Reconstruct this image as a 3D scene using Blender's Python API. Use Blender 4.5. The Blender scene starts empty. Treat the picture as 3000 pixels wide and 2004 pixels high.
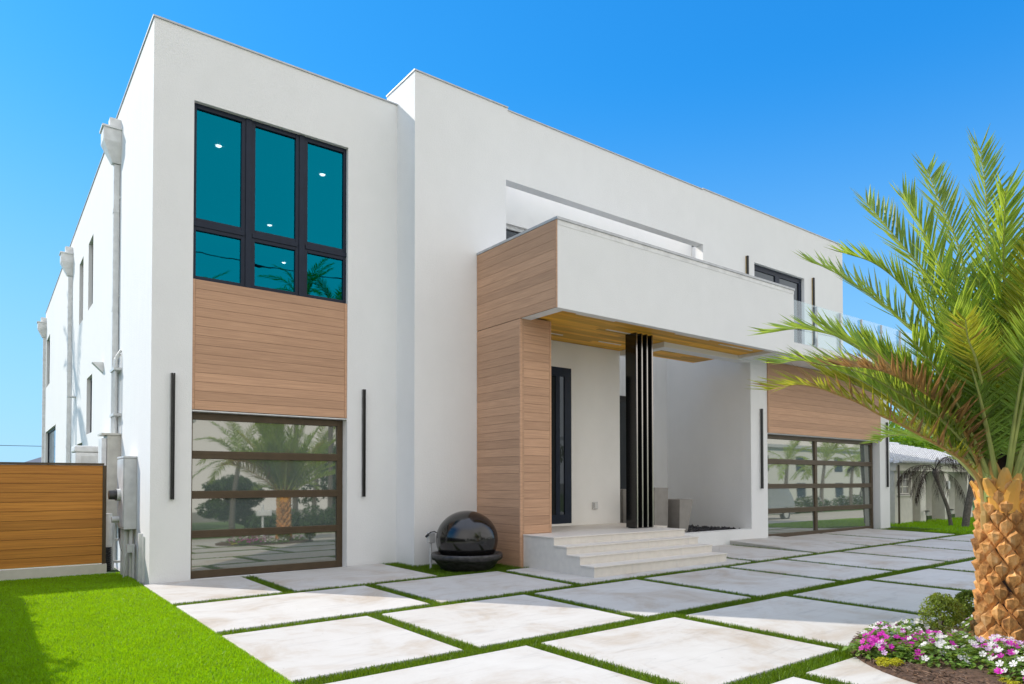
import bpy, bmesh, math, random
import numpy as np
from mathutils import Vector, Matrix
R = math.radians
random.seed(7); rng = np.random.default_rng(7)
scn = bpy.context.scene
COL = scn.collection

# ------------------------------------------------------------ camera
cd = bpy.data.cameras.new('camera'); cam = bpy.data.objects.new('camera', cd); COL.objects.link(cam)
TH, PI_, RO = 0.9196, 0.02, -0.001
fw = Vector((math.cos(TH)*math.cos(PI_), math.sin(TH)*math.cos(PI_), math.sin(PI_)))
rt = Vector((math.sin(TH), -math.cos(TH), 0)); up = rt.cross(fw)
rt2 = rt*math.cos(RO)+up*math.sin(RO); up2 = -rt*math.sin(RO)+up*math.cos(RO)
cam.matrix_world = Matrix(((rt2.x, up2.x, -fw.x, 0), (rt2.y, up2.y, -fw.y, 0), (rt2.z, up2.z, -fw.z, 1.65), (0, 0, 0, 1)))
cd.sensor_fit = 'HORIZONTAL'; cd.sensor_width = 36; cd.lens = 2027.95/3000*36
cd.shift_y = 368/3000; cd.clip_start = 0.05; cd.clip_end = 3000
scn.camera = cam
# ------------------------------------------------------------ sky, sun, exposure
SUN_EL = R(37); SUN_D = Vector((-0.558, 0.83, 0)).normalized()
SUN_V = Vector((SUN_D.x*math.cos(SUN_EL), SUN_D.y*math.cos(SUN_EL), math.sin(SUN_EL)))
w = bpy.data.worlds.new('World'); scn.world = w; w.use_nodes = True
nt = w.node_tree; bg = nt.nodes['Background']
sky = nt.nodes.new('ShaderNodeTexSky'); sky.sky_type = 'NISHITA'; sky.sun_disc = False
sky.sun_elevation = SUN_EL; sky.sun_rotation = math.atan2(SUN_D.x, SUN_D.y)
sky.air_density = 1.0; sky.dust_density = 0.4; sky.ozone_density = 2.0; sky.altitude = 0
def wmath(op, a, b_=None):
    n = nt.nodes.new('ShaderNodeMath'); n.operation = op
    for i, q in enumerate((a, b_)):
        if q is None: continue
        if isinstance(q, (int, float)): n.inputs[i].default_value = q
        else: nt.links.new(q, n.inputs[i])
    return n.outputs[0]
# grade of the clear sky per channel, then an unseen white bank added behind the viewer to fill the shaded front
sp = nt.nodes.new('ShaderNodeSeparateColor'); nt.links.new(sky.outputs[0], sp.inputs[0])
cb = nt.nodes.new('ShaderNodeCombineColor')
for ch, (kk, gg) in enumerate(((.07, 1.3), (.62, .66), (1.57, .42))):
    nt.links.new(wmath('MULTIPLY', wmath('POWER', sp.outputs[ch], gg), kk), cb.inputs[ch])
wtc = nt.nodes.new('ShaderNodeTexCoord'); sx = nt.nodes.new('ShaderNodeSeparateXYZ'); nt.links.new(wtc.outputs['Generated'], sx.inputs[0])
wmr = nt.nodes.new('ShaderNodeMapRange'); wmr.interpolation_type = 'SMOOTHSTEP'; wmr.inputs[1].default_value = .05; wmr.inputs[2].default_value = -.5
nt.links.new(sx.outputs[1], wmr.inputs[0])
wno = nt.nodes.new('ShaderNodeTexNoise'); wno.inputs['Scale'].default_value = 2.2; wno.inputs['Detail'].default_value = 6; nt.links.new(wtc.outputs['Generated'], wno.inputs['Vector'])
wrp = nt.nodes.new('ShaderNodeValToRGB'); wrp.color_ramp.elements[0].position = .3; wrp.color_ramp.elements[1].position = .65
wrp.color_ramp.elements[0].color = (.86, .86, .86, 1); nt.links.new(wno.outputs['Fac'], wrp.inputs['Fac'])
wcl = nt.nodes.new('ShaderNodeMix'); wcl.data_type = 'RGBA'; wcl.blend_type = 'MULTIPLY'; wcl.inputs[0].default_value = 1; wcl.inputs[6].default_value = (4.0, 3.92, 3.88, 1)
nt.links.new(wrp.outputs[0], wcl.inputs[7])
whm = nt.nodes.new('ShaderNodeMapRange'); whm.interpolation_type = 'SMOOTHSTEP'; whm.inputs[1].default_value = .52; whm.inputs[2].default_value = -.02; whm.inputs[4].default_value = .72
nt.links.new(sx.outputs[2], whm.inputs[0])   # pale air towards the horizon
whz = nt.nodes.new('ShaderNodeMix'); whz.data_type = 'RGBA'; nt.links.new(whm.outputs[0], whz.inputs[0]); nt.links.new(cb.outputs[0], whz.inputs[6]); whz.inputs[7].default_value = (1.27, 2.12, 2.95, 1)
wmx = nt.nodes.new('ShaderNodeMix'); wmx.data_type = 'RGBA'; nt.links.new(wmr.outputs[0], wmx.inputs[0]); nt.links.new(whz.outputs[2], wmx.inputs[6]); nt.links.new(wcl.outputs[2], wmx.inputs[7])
# extra white added overhead, above the frame, to lift the shaded slabs
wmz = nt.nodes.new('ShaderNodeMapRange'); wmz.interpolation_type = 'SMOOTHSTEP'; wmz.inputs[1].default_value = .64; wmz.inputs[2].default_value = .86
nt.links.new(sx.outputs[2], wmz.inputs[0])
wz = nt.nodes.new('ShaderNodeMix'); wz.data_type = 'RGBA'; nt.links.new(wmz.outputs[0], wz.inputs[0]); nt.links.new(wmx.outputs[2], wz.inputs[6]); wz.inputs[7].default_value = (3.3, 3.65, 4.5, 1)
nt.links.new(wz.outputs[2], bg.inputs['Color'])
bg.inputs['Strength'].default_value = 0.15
sl = bpy.data.lights.new('sun', 'SUN'); sl.energy = 2.0; sl.angle = R(0.5); sl.color = (1.0, 0.93, 0.84)
so = bpy.data.objects.new('sun', sl); COL.objects.link(so); so.location = (-20, 30, 30)
so.rotation_euler = SUN_V.to_track_quat('Z', 'Y').to_euler()
vs = scn.view_settings; vs.view_transform = 'Standard'; vs.look = 'None'; vs.gamma = 1; vs.use_curve_mapping = False
vs.exposure = 1.2
scn.cycles.max_bounces = 8; scn.cycles.diffuse_bounces = 4; scn.cycles.glossy_bounces = 4; scn.cycles.transparent_max_bounces = 8

# ------------------------------------------------------------ materials
def mat(name):
    m = bpy.data.materials.new(name); m.use_nodes = True
    return m, m.node_tree, m.node_tree.nodes['Principled BSDF']
def setc(b, c, rough=.6, metal=0, spec=.5):
    b.inputs['Base Color'].default_value = (*c, 1); b.inputs['Roughness'].default_value = rough
    b.inputs['Metallic'].default_value = metal; b.inputs['Specular IOR Level'].default_value = spec
def plain(name, c, rough=.6, metal=0, spec=.5, var=.12, scale=6, bump=0, bscale=60):
    m, n, b = mat(name); setc(b, c, rough, metal, spec)
    tc = n.nodes.new('ShaderNodeTexCoord'); no = n.nodes.new('ShaderNodeTexNoise')
    no.inputs['Scale'].default_value = scale; no.inputs['Detail'].default_value = 6
    n.links.new(tc.outputs['Object'], no.inputs['Vector'])
    rp = n.nodes.new('ShaderNodeValToRGB')
    rp.color_ramp.elements[0].position = .3; rp.color_ramp.elements[1].position = .7
    rp.color_ramp.elements[0].color = (*[x*(1-var) for x in c], 1); rp.color_ramp.elements[1].color = (*[min(1, x*(1+var)) for x in c], 1)
    n.links.new(no.outputs['Fac'], rp.inputs['Fac']); n.links.new(rp.outputs['Color'], b.inputs['Base Color'])
    if bump:
        n2 = n.nodes.new('ShaderNodeTexNoise'); n2.inputs['Scale'].default_value = bscale; n2.inputs['Detail'].default_value = 5
        n.links.new(tc.outputs['Object'], n2.inputs['Vector'])
        bu = n.nodes.new('ShaderNodeBump'); bu.inputs['Strength'].default_value = bump; bu.inputs['Distance'].default_value = .01
        n.links.new(n2.outputs['Fac'], bu.inputs['Height']); n.links.new(bu.outputs['Normal'], b.inputs['Normal'])
    return m
def mapping(n, scale):
    tc = n.nodes.new('ShaderNodeTexCoord'); mp = n.nodes.new('ShaderNodeMapping'); mp.inputs['Scale'].default_value = scale
    n.links.new(tc.outputs['Object'], mp.inputs['Vector']); return mp
def stucco(name, c, streak=.3):
    m, n, b = mat(name); setc(b, c, .85, 0, .25)
    mp = mapping(n, (1, 1, 1))
    n1 = n.nodes.new('ShaderNodeTexNoise'); n1.inputs['Scale'].default_value = .55; n1.inputs['Detail'].default_value = 8; n1.inputs['Roughness'].default_value = .6
    n.links.new(mp.outputs[0], n1.inputs['Vector'])
    mp2 = mapping(n, (9, 9, .8) if streak > 1 else (2.6, 2.6, 1.7))
    n3 = n.nodes.new('ShaderNodeTexNoise'); n3.inputs['Scale'].default_value = 1; n3.inputs['Detail'].default_value = 5
    n.links.new(mp2.outputs[0], n3.inputs['Vector'])
    ad = n.nodes.new('ShaderNodeMath'); ad.operation = 'ADD'; n.links.new(n1.outputs['Fac'], ad.inputs[0]); n.links.new(n3.outputs['Fac'], ad.inputs[1])
    rp = n.nodes.new('ShaderNodeValToRGB'); rp.color_ramp.elements[0].position = .7; rp.color_ramp.elements[1].position = 1.3
    mr = n.nodes.new('ShaderNodeMapRange'); mr.inputs[1].default_value = .7; mr.inputs[2].default_value = 1.3
    n.links.new(ad.outputs[0], mr.inputs[0])
    rp.color_ramp.elements[0].position = 0; rp.color_ramp.elements[1].position = 1
    rp.color_ramp.elements[0].color = (*[x*.975 for x in c], 1); rp.color_ramp.elements[1].color = (*[min(.92, x*1.015) for x in c], 1)
    n.links.new(mr.outputs[0], rp.inputs['Fac']); n.links.new(rp.outputs['Color'], b.inputs['Base Color'])
    n2 = n.nodes.new('ShaderNodeTexNoise'); n2.inputs['Scale'].default_value = 45; n2.inputs['Detail'].default_value = 6; n2.inputs['Roughness'].default_value = .65
    n.links.new(mp.outputs[0], n2.inputs['Vector'])
    a2 = n.nodes.new('ShaderNodeMath'); a2.operation = 'MULTIPLY_ADD'; a2.inputs[1].default_value = streak
    n.links.new(n3.outputs['Fac'], a2.inputs[0]); n.links.new(n2.outputs['Fac'], a2.inputs[2])
    bu = n.nodes.new('ShaderNodeBump'); bu.inputs['Strength'].default_value = .4; bu.inputs['Distance'].default_value = .014
    n.links.new(a2.outputs[0], bu.inputs['Height']); n.links.new(bu.outputs['Normal'], b.inputs['Normal'])
    return m
def wood(name, c1, c2, grain=(1.2, 1.2, 45), rough=.55, isl=.22):
    m, n, b = mat(name); setc(b, c1, rough, 0, .35)
    mp = mapping(n, grain); g = n.nodes.new('ShaderNodeNewGeometry')
    off = n.nodes.new('ShaderNodeVectorMath'); off.operation = 'MULTIPLY_ADD'
    cmb = n.nodes.new('ShaderNodeCombineXYZ')
    for i in range(3): n.links.new(g.outputs['Random Per Island'], cmb.inputs[i])
    n.links.new(cmb.outputs[0], off.inputs[0]); off.inputs[1].default_value = (37, 23, 51); n.links.new(mp.outputs[0], off.inputs[2])
    no = n.nodes.new('ShaderNodeTexNoise'); no.inputs['Scale'].default_value = 1; no.inputs['Detail'].default_value = 8; no.inputs['Roughness'].default_value = .65; no.inputs['Distortion'].default_value = .4
    n.links.new(off.outputs[0], no.inputs['Vector'])
    rp = n.nodes.new('ShaderNodeValToRGB'); rp.color_ramp.elements[0].position = .32; rp.color_ramp.elements[1].position = .66
    rp.color_ramp.elements[0].color = (*c2, 1); rp.color_ramp.elements[1].color = (*c1, 1)
    n.links.new(no.outputs['Fac'], rp.inputs['Fac'])
    mr = n.nodes.new('ShaderNodeMapRange'); mr.inputs[3].default_value = 1-isl; mr.inputs[4].default_value = 1+isl*.5
    n.links.new(g.outputs['Random Per Island'], mr.inputs[0])
    mx = n.nodes.new('ShaderNodeMix'); mx.data_type = 'RGBA'; mx.blend_type = 'MULTIPLY'; mx.inputs[0].default_value = 1
    n.links.new(rp.outputs['Color'], mx.inputs[6]); n.links.new(mr.outputs[0], mx.inputs[7])
    n.links.new(mx.outputs[2], b.inputs['Base Color'])
    bu = n.nodes.new('ShaderNodeBump'); bu.inputs['Strength'].default_value = .12; bu.inputs['Distance'].default_value = .004
    n.links.new(no.outputs['Fac'], bu.inputs['Height']); n.links.new(bu.outputs['Normal'], b.inputs['Normal'])
    return m
def concrete(name):
    m, n, b = mat(name); setc(b, (.6, .58, .55), .75, 0, .3)
    mp = mapping(n, (1, 1, 1)); g = n.nodes.new('ShaderNodeNewGeometry')
    n1 = n.nodes.new('ShaderNodeTexNoise'); n1.inputs['Scale'].default_value = .9; n1.inputs['Detail'].default_value = 9; n1.inputs['Roughness'].default_value = .68; n1.inputs['Distortion'].default_value = .8
    mp2 = mapping(n, (.8, 5, 1)); n2 = n.nodes.new('ShaderNodeTexNoise'); n2.inputs['Scale'].default_value = 1.3; n2.inputs['Detail'].default_value = 8; n2.inputs['Roughness'].default_value = .7; n2.inputs['Distortion'].default_value = 1.2
    n.links.new(mp.outputs[0], n1.inputs['Vector']); n.links.new(mp2.outputs[0], n2.inputs['Vector'])
    rp = n.nodes.new('ShaderNodeValToRGB'); e = rp.color_ramp.elements
    e[0].position = .3; e[0].color = (.44, .37, .295, 1); e[1].position = .5; e[1].color = (.545, .52, .485, 1)
    k = e.new(.72); k.color = (.60, .585, .555, 1)
    n.links.new(n1.outputs['Fac'], rp.inputs['Fac'])
    r2 = n.nodes.new('ShaderNodeValToRGB'); f = r2.color_ramp.elements
    f[0].position = .26; f[0].color = (.72, .72, .73, 1); f[1].position = .46; f[1].color = (1, 1, 1, 1)
    n.links.new(n2.outputs['Fac'], r2.inputs['Fac'])
    mx = n.nodes.new('ShaderNodeMix'); mx.data_type = 'RGBA'; mx.blend_type = 'MULTIPLY'; mx.inputs[0].default_value = .75
    n.links.new(rp.outputs['Color'], mx.inputs[6]); n.links.new(r2.outputs['Color'], mx.inputs[7])
    mr = n.nodes.new('ShaderNodeMapRange'); mr.inputs[3].default_value = .94; mr.inputs[4].default_value = 1.04
    n.links.new(g.outputs['Random Per Island'], mr.inputs[0])
    m3 = n.nodes.new('ShaderNodeMix'); m3.data_type = 'RGBA'; m3.blend_type = 'MULTIPLY'; m3.inputs[0].default_value = 1
    n.links.new(mx.outputs[2], m3.inputs[6]); n.links.new(mr.outputs[0], m3.inputs[7]); n.links.new(m3.outputs[2], b.inputs['Base Color'])
    pt = n.nodes.new('ShaderNodeTexVoronoi'); pt.inputs['Scale'].default_value = 5.5; n.links.new(mp.outputs[0], pt.inputs['Vector'])
    pc = n.nodes.new('ShaderNodeMapRange'); pc.inputs[1].default_value = .03; pc.inputs[2].default_value = .06; pc.inputs[3].default_value = .45; pc.inputs[4].default_value = 1; n.links.new(pt.outputs['Distance'], pc.inputs[0])
    m4 = n.nodes.new('ShaderNodeMix'); m4.data_type = 'RGBA'; m4.blend_type = 'MULTIPLY'; m4.inputs[0].default_value = .6; n.links.new(m3.outputs[2], m4.inputs[6]); n.links.new(pc.outputs[0], m4.inputs[7]); n.links.new(m4.outputs[2], b.inputs['Base Color'])
    nf = n.nodes.new('ShaderNodeTexNoise'); nf.inputs['Scale'].default_value = 70; nf.inputs['Detail'].default_value = 4
    n.links.new(mp.outputs[0], nf.inputs['Vector'])
    bu = n.nodes.new('ShaderNodeBump'); bu.inputs['Strength'].default_value = .18; bu.inputs['Distance'].default_value = .006
    n.links.new(nf.outputs['Fac'], bu.inputs['Height']); n.links.new(bu.outputs['Normal'], b.inputs['Normal'])
    return m
def leaf(name, c, tr, spread=.35, trf=.4, rough=.45, patch=0, spec=.35):
    m, n, b = mat(name); out = n.nodes['Material Output']; setc(b, c, rough, 0, spec)
    g = n.nodes.new('ShaderNodeNewGeometry')
    rp = n.nodes.new('ShaderNodeValToRGB'); e = rp.color_ramp.elements
    e[0].color = (*[x*(1-spread) for x in c], 1); e[1].color = (*[min(1, x*(1+spread)) for x in c], 1)
    n.links.new(g.outputs['Random Per Island'], rp.inputs['Fac']); csrc = rp.outputs['Color']
    if patch:
        tc = n.nodes.new('ShaderNodeTexCoord'); no = n.nodes.new('ShaderNodeTexNoise'); no.inputs['Scale'].default_value = 1.6; no.inputs['Detail'].default_value = 7; no.inputs['Roughness'].default_value = .7
        n.links.new(tc.outputs['Object'], no.inputs['Vector']); mr = n.nodes.new('ShaderNodeMapRange'); mr.inputs[1].default_value = .3; mr.inputs[2].default_value = .7; mr.inputs[3].default_value = 1-patch; mr.inputs[4].default_value = 1+patch*.6
        n.links.new(no.outputs['Fac'], mr.inputs[0]); pm = n.nodes.new('ShaderNodeMix'); pm.data_type = 'RGBA'; pm.blend_type = 'MULTIPLY'; pm.inputs[0].default_value = 1
        n.links.new(csrc, pm.inputs[6]); n.links.new(mr.outputs[0], pm.inputs[7]); csrc = pm.outputs[2]
    n.links.new(csrc, b.inputs['Base Color'])
    t = n.nodes.new('ShaderNodeBsdfTranslucent'); t.inputs['Color'].default_value = (*tr, 1)
    mx = n.nodes.new('ShaderNodeMixShader'); mx.inputs[0].default_value = trf
    n.links.new(b.outputs[0], mx.inputs[1]); n.links.new(t.outputs[0], mx.inputs[2]); n.links.new(mx.outputs[0], out.inputs['Surface'])
    return m
def glassy(name, base, refl, fac, transp=None, grough=.0, warp=0):
    m, n, b = mat(name); out = n.nodes['Material Output']; setc(b, base, .5, 0, .2)
    gl = n.nodes.new('ShaderNodeBsdfGlossy'); gl.inputs['Color'].default_value = (*refl, 1); gl.inputs['Roughness'].default_value = grough
    lw = n.nodes.new('ShaderNodeLayerWeight'); lw.inputs['Blend'].default_value = .5
    pw = n.nodes.new('ShaderNodeMath'); pw.operation = 'POWER'; pw.inputs[1].default_value = 4; n.links.new(lw.outputs['Facing'], pw.inputs[0])
    fr = n.nodes.new('ShaderNodeMath'); fr.operation = 'MULTIPLY_ADD'; fr.inputs[1].default_value = .9; fr.inputs[2].default_value = .04; n.links.new(pw.outputs[0], fr.inputs[0])
    mr = n.nodes.new('ShaderNodeMath'); mr.operation = 'ADD'; mr.inputs[1].default_value = fac; mr.use_clamp = True
    n.links.new(fr.outputs[0], mr.inputs[0])
    mx = n.nodes.new('ShaderNodeMixShader'); n.links.new(mr.outputs[0], mx.inputs[0])
    src = b.outputs[0]
    if transp:
        t = n.nodes.new('ShaderNodeBsdfTransparent'); t.inputs['Color'].default_value = (*transp, 1); src = t.outputs[0]
    if warp:
        mpw = mapping(n, (1.3, 1.3, 1.3)); nw = n.nodes.new('ShaderNodeTexNoise'); nw.inputs['Scale'].default_value = 1; nw.inputs['Detail'].default_value = 2; n.links.new(mpw.outputs[0], nw.inputs['Vector'])
        bw = n.nodes.new('ShaderNodeBump'); bw.inputs['Strength'].default_value = warp; bw.inputs['Distance'].default_value = .05; n.links.new(nw.outputs['Fac'], bw.inputs['Height']); n.links.new(bw.outputs['Normal'], gl.inputs['Normal'])
    n.links.new(src, mx.inputs[1]); n.links.new(gl.outputs[0], mx.inputs[2]); n.links.new(mx.outputs[0], out.inputs['Surface'])
    return m
def emit(name, c, s):
    m, n, b = mat(name); setc(b, (.8, .8, .8)); b.inputs['Emission Color'].default_value = (*c, 1); b.inputs['Emission Strength'].default_value = s; return m
M = {}
M['stucco'] = stucco('white_stucco', (.80, .80, .79))
M['stucco_side'] = stucco('white_stucco_dragged', (.80, .80, .79), 1.3)
M['stucco_in'] = stucco('white_stucco_warm', (.86, .84, .80))
M['wood'] = wood('timber_cladding', (.61, .365, .225), (.45, .262, .16), grain=(1.6, 1.6, 60), isl=.14)
M['woodgap'] = plain('cladding_gap', (.15, .09, .055))
M['soffitwood'] = wood('soffit_timber', (.95, .52, .05), (.66, .31, .025), grain=(1.5, 30, 1.5), isl=.35)
M['gatewood'] = wood('gate_timber', (.70, .30, .052), (.44, .17, .03), grain=(.9, .9, 40), isl=.2)
M['concrete'] = concrete('poured_concrete')
M['tile'] = plain('stone_tile', (.73, .675, .60), .5, var=.045, scale=9, bump=.03, bscale=70)
M['cap'] = plain('coping_metal', (.46, .47, .48), .4, .3)
M['whitemetal'] = plain('white_metal', (.72, .72, .71), .45)
M['greymetal'] = plain('grey_metal', (.58, .58, .57), .45, .1)
M['tanmetal'] = plain('tan_metal', (.56, .54, .48), .45, .1)
M['navy'] = plain('dark_frame', (.010, .017, .034), .4, spec=.25)
M['bronze'] = plain('bronze_frame', (.085, .058, .032), .4, .25)
M['black'] = plain('black_metal', (.008, .008, .008), .3)
M['gloss'] = plain('gloss_black', (.006, .006, .006), .1, 0, .8)
M['darkglass'] = glassy('dark_glass', (.01, .012, .013), (.7, .8, .9), .02)
M['edgemetal'] = plain('polished_edge', (.42, .39, .36), .2, 1.0, var=.03)
M['tealglass'] = glassy('teal_window_glass', (0, .1, .12), (.0, .185, .272), .62, transp=(.55, .62, .66), warp=.045)
M['obscure'] = glassy('frosted_garage_glass', (.10, .125, .12), (.86, .84, .74), .29, grough=.022)
M['railglass'] = glassy('railing_glass', (.5, .6, .6), (.9, .95, 1), .03, transp=(.86, .94, .95))
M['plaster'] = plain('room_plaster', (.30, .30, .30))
M['lamp'] = emit('downlight_lamp', (1, .95, .85), 14)
M['strip'] = plain('strip_diffuser', (.80, .76, .68), .4)
M['turf'] = leaf('turf_blade', (.25, .47, .004), (.43, .70, .004), .5, .45, patch=.3)
M['turfstrip'] = leaf('turf_strip_blade', (.11, .20, .008), (.22, .34, .01), .6, .4, patch=.35)
M['turfbase'] = plain('turf_base', (.035, .075, .012), .9, var=.5, scale=60)
M['lawngreen'] = plain('grass_ground', (.07, .14, .02), .9, var=.4, scale=30)
M['soil'] = plain('ground_soil', (.20, .19, .15), .95, var=.3, scale=.4)
M['asphalt'] = plain('road_concrete', (.50, .46, .40), .9, var=.12, scale=1)
M['stone'] = plain('black_stone', (.009, .008, .008), .14, 0, .7, var=.5, scale=7, bump=.12, bscale=9)
M['stonerim'] = plain('worn_stone', (.03, .028, .028), .4, 0, .6, var=.8, scale=14, bump=.35, bscale=22)
M['pvc'] = plain('pvc_pipe', (.62, .62, .60), .4)
M['rubber'] = plain('black_rubber', (.012, .012, .013), .5)
M['planter'] = plain('grey_planter', (.27, .25, .225), .7, var=.08)
M['rock'] = plain('black_rock', (.02, .02, .023), .6, var=.5, scale=20)
M['mulch'] = plain('mulch_bark', (.09, .05, .03), .95, var=.5, scale=25, bump=.6, bscale=40)
M['chip'] = wood('bark_chip', (.20, .115, .065), (.07, .035, .02), grain=(6, 6, 6), isl=.6)
M['boot'] = None
M['brass'] = plain('brass_light', (.55, .42, .22), .35, .6)
M['red'] = plain('red_print', (.6, .05, .03), .5)

# ------------------------------------------------------------ mesh helpers
class B:
    def __init__(s): s.v = []; s.f = []; s.m = []
    def add(s, vs, fs, m=0):
        o = len(s.v); s.v += [tuple(x) for x in vs]
        for q in fs: s.f.append([i+o for i in q]); s.m.append(m)
    def box(s, x0, x1, y0, y1, z0, z1, m=0):
        s.add([(x0,y0,z0),(x1,y0,z0),(x1,y1,z0),(x0,y1,z0),(x0,y0,z1),(x1,y0,z1),(x1,y1,z1),(x0,y1,z1)],
              [(3,2,1,0),(4,5,6,7),(0,1,5,4),(1,2,6,5),(2,3,7,6),(3,0,4,7)], m)
    def tube(s, pts, rad, n=8, m=0, cap=True):
        pts = [Vector(p) for p in pts]
        if not hasattr(rad, '__len__'): rad = [rad]*len(pts)
        o = len(s.v); prev = None
        for i, p in enumerate(pts):
            t = (pts[min(i+1, len(pts)-1)]-pts[max(i-1, 0)]).normalized()
            if prev is None:
                a = Vector((0, 0, 1)) if abs(t.z) < .9 else Vector((1, 0, 0))
                u = t.cross(a).normalized()
            else: u = (prev-t*prev.dot(t)).normalized()
            prev = u; v = t.cross(u)
            for k in range(n):
                an = 2*math.pi*k/n; s.v.append(tuple(p+(u*math.cos(an)+v*math.sin(an))*rad[i]))
        for i in range(len(pts)-1):
            for k in range(n):
                a = o+i*n+k; b_ = o+i*n+(k+1) % n
                s.f.append([a, b_, b_+n, a+n]); s.m.append(m)
        if cap:
            s.f.append([o+k for k in range(n)][::-1]); s.m.append(m)
            s.f.append([o+(len(pts)-1)*n+k for k in range(n)]); s.m.append(m)
    def lathe(s, cx, cy, prof, n=48, m=0):
        o = len(s.v)
        for r, z in prof:
            for k in range(n):
                a = 2*math.pi*k/n; s.v.append((cx+r*math.cos(a), cy+r*math.sin(a), z))
        for i in range(len(prof)-1):
            for k in range(n):
                a = o+i*n+k; b_ = o+i*n+(k+1) % n
                s.f.append([a, b_, b_+n, a+n]); s.m.append(m)
    def build(s, name, mats, parent=None, bevel=0, smooth=False, fixn=False):
        me = bpy.data.meshes.new(name); me.from_pydata(s.v, [], s.f)
        if not isinstance(mats, (list, tuple)): mats = [mats]
        for k in mats: me.materials.append(M[k] if isinstance(k, str) else k)
        if len(mats) > 1: me.polygons.foreach_set('material_index', s.m)
        if smooth: me.polygons.foreach_set('use_smooth', [True]*len(me.polygons))
        if fixn:
            bm = bmesh.new(); bm.from_mesh(me); bmesh.ops.recalc_face_normals(bm, faces=bm.faces); bm.to_mesh(me); bm.free()
        me.update()
        o = bpy.data.objects.new(name, me); COL.objects.link(o)
        if parent: o.parent = parent; o.matrix_parent_inverse = Matrix.Translation(-parent_loc(parent))
        if bevel:
            md = o.modifiers.new('bevel', 'BEVEL'); md.width = bevel; md.segments = 2; md.limit_method = 'ANGLE'; md.angle_limit = R(40)
        return o
def parent_loc(p):
    return p.location if p.type == 'EMPTY' else Vector((0, 0, 0))
def npmesh(name, V, F, mats, parent=None, mi=None, smooth=False):
    V = np.asarray(V, np.float32).reshape(-1, 3); F = np.asarray(F, np.int32); k = F.shape[1]
    me = bpy.data.meshes.new(name); me.vertices.add(len(V)); me.vertices.foreach_set('co', V.ravel())
    me.loops.add(F.size); me.loops.foreach_set('vertex_index', F.ravel())
    me.polygons.add(len(F)); me.polygons.foreach_set('loop_start', np.arange(0, F.size, k, dtype=np.int32))
    if not isinstance(mats, (list, tuple)): mats = [mats]
    for q in mats: me.materials.append(M[q] if isinstance(q, str) else q)
    if mi is not None: me.polygons.foreach_set('material_index', np.asarray(mi, np.int32))
    if smooth: me.polygons.foreach_set('use_smooth', np.ones(len(F), bool))
    me.update(calc_edges=True); me.validate()
    o = bpy.data.objects.new(name, me); COL.objects.link(o)
    if parent: o.parent = parent; o.matrix_parent_inverse = Matrix.Translation(-parent_loc(parent))
    return o
def tag(o, label=None, cat=None, group=None, kind=None):
    if label: o['label'] = label
    if cat: o['category'] = cat
    if group: o['group'] = group
    if kind: o['kind'] = kind
    return o
def empty(name, loc, label, cat, group=None):
    o = bpy.data.objects.new(name, None); COL.objects.link(o); o.location = loc; o.empty_display_size = .3
    return tag(o, label, cat, group)
def struct(o): o['kind'] = 'structure'; return o

# ------------------------------------------------------------ dimensions
XA, Y0, Y1, Y3, YG = 2.13, 12.45, 11.72, 9.22, 10.32
ZT, ZC = 9.27, 9.63
def gz(x, y):
    x = min(max(x, 2), 24)-2; y = min(max(y-5.5, 0), 6.5); return .005*x+.0007*x*y
# ------------------------------------------------------------ ground
b = B(); b.add([(-400, -400, -.12), (400, -400, -.12), (400, 400, -.12), (-400, 400, -.12)], [(0, 1, 2, 3)])
struct(b.build('ground', 'soil'))
def sheet(name, m, x0, x1, y0, y1, dz, step=1.0):
    b = B(); nx = max(1, int((x1-x0)/step)); ny = max(1, int((y1-y0)/step))
    vs = [(x0+(x1-x0)*i/nx, y0+(y1-y0)*j/ny, gz(x0+(x1-x0)*i/nx, y0+(y1-y0)*j/ny)+dz) for j in range(ny+1) for i in range(nx+1)]
    b.add(vs, [(j*(nx+1)+i, j*(nx+1)+i+1, (j+1)*(nx+1)+i+1, (j+1)*(nx+1)+i) for j in range(ny) for i in range(nx)])
    return struct(b.build(name, m))
sheet('driveway_turf_bed', 'turfbase', 2.05, 23.6, -1.2, 12.3, -.03)
sheet('lawn', 'turfbase', -30, 2.05, -1.2, 14.5, -.03, 4)
sheet('side_yard', 'turfbase', -30, 2.05, 14.62, 60, -.035, 6)
sheet('neighbour_lawn', 'lawngreen', 23.6, 60, 4.5, 30, -.02, 4)
sheet('street', 'asphalt', -60, 23.6, -3.9, -1.2, -.02, 8)
sheet('street', 'asphalt', 23.6, 90, -3.2, 4.5, -.02, 8)
sheet('far_verge', 'lawngreen', -60, 23.6, -40, -3.9, -.02, 8)
sheet('far_verge', 'lawngreen', 23.6, 90, -40, -3.2, -.02, 8)
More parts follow.
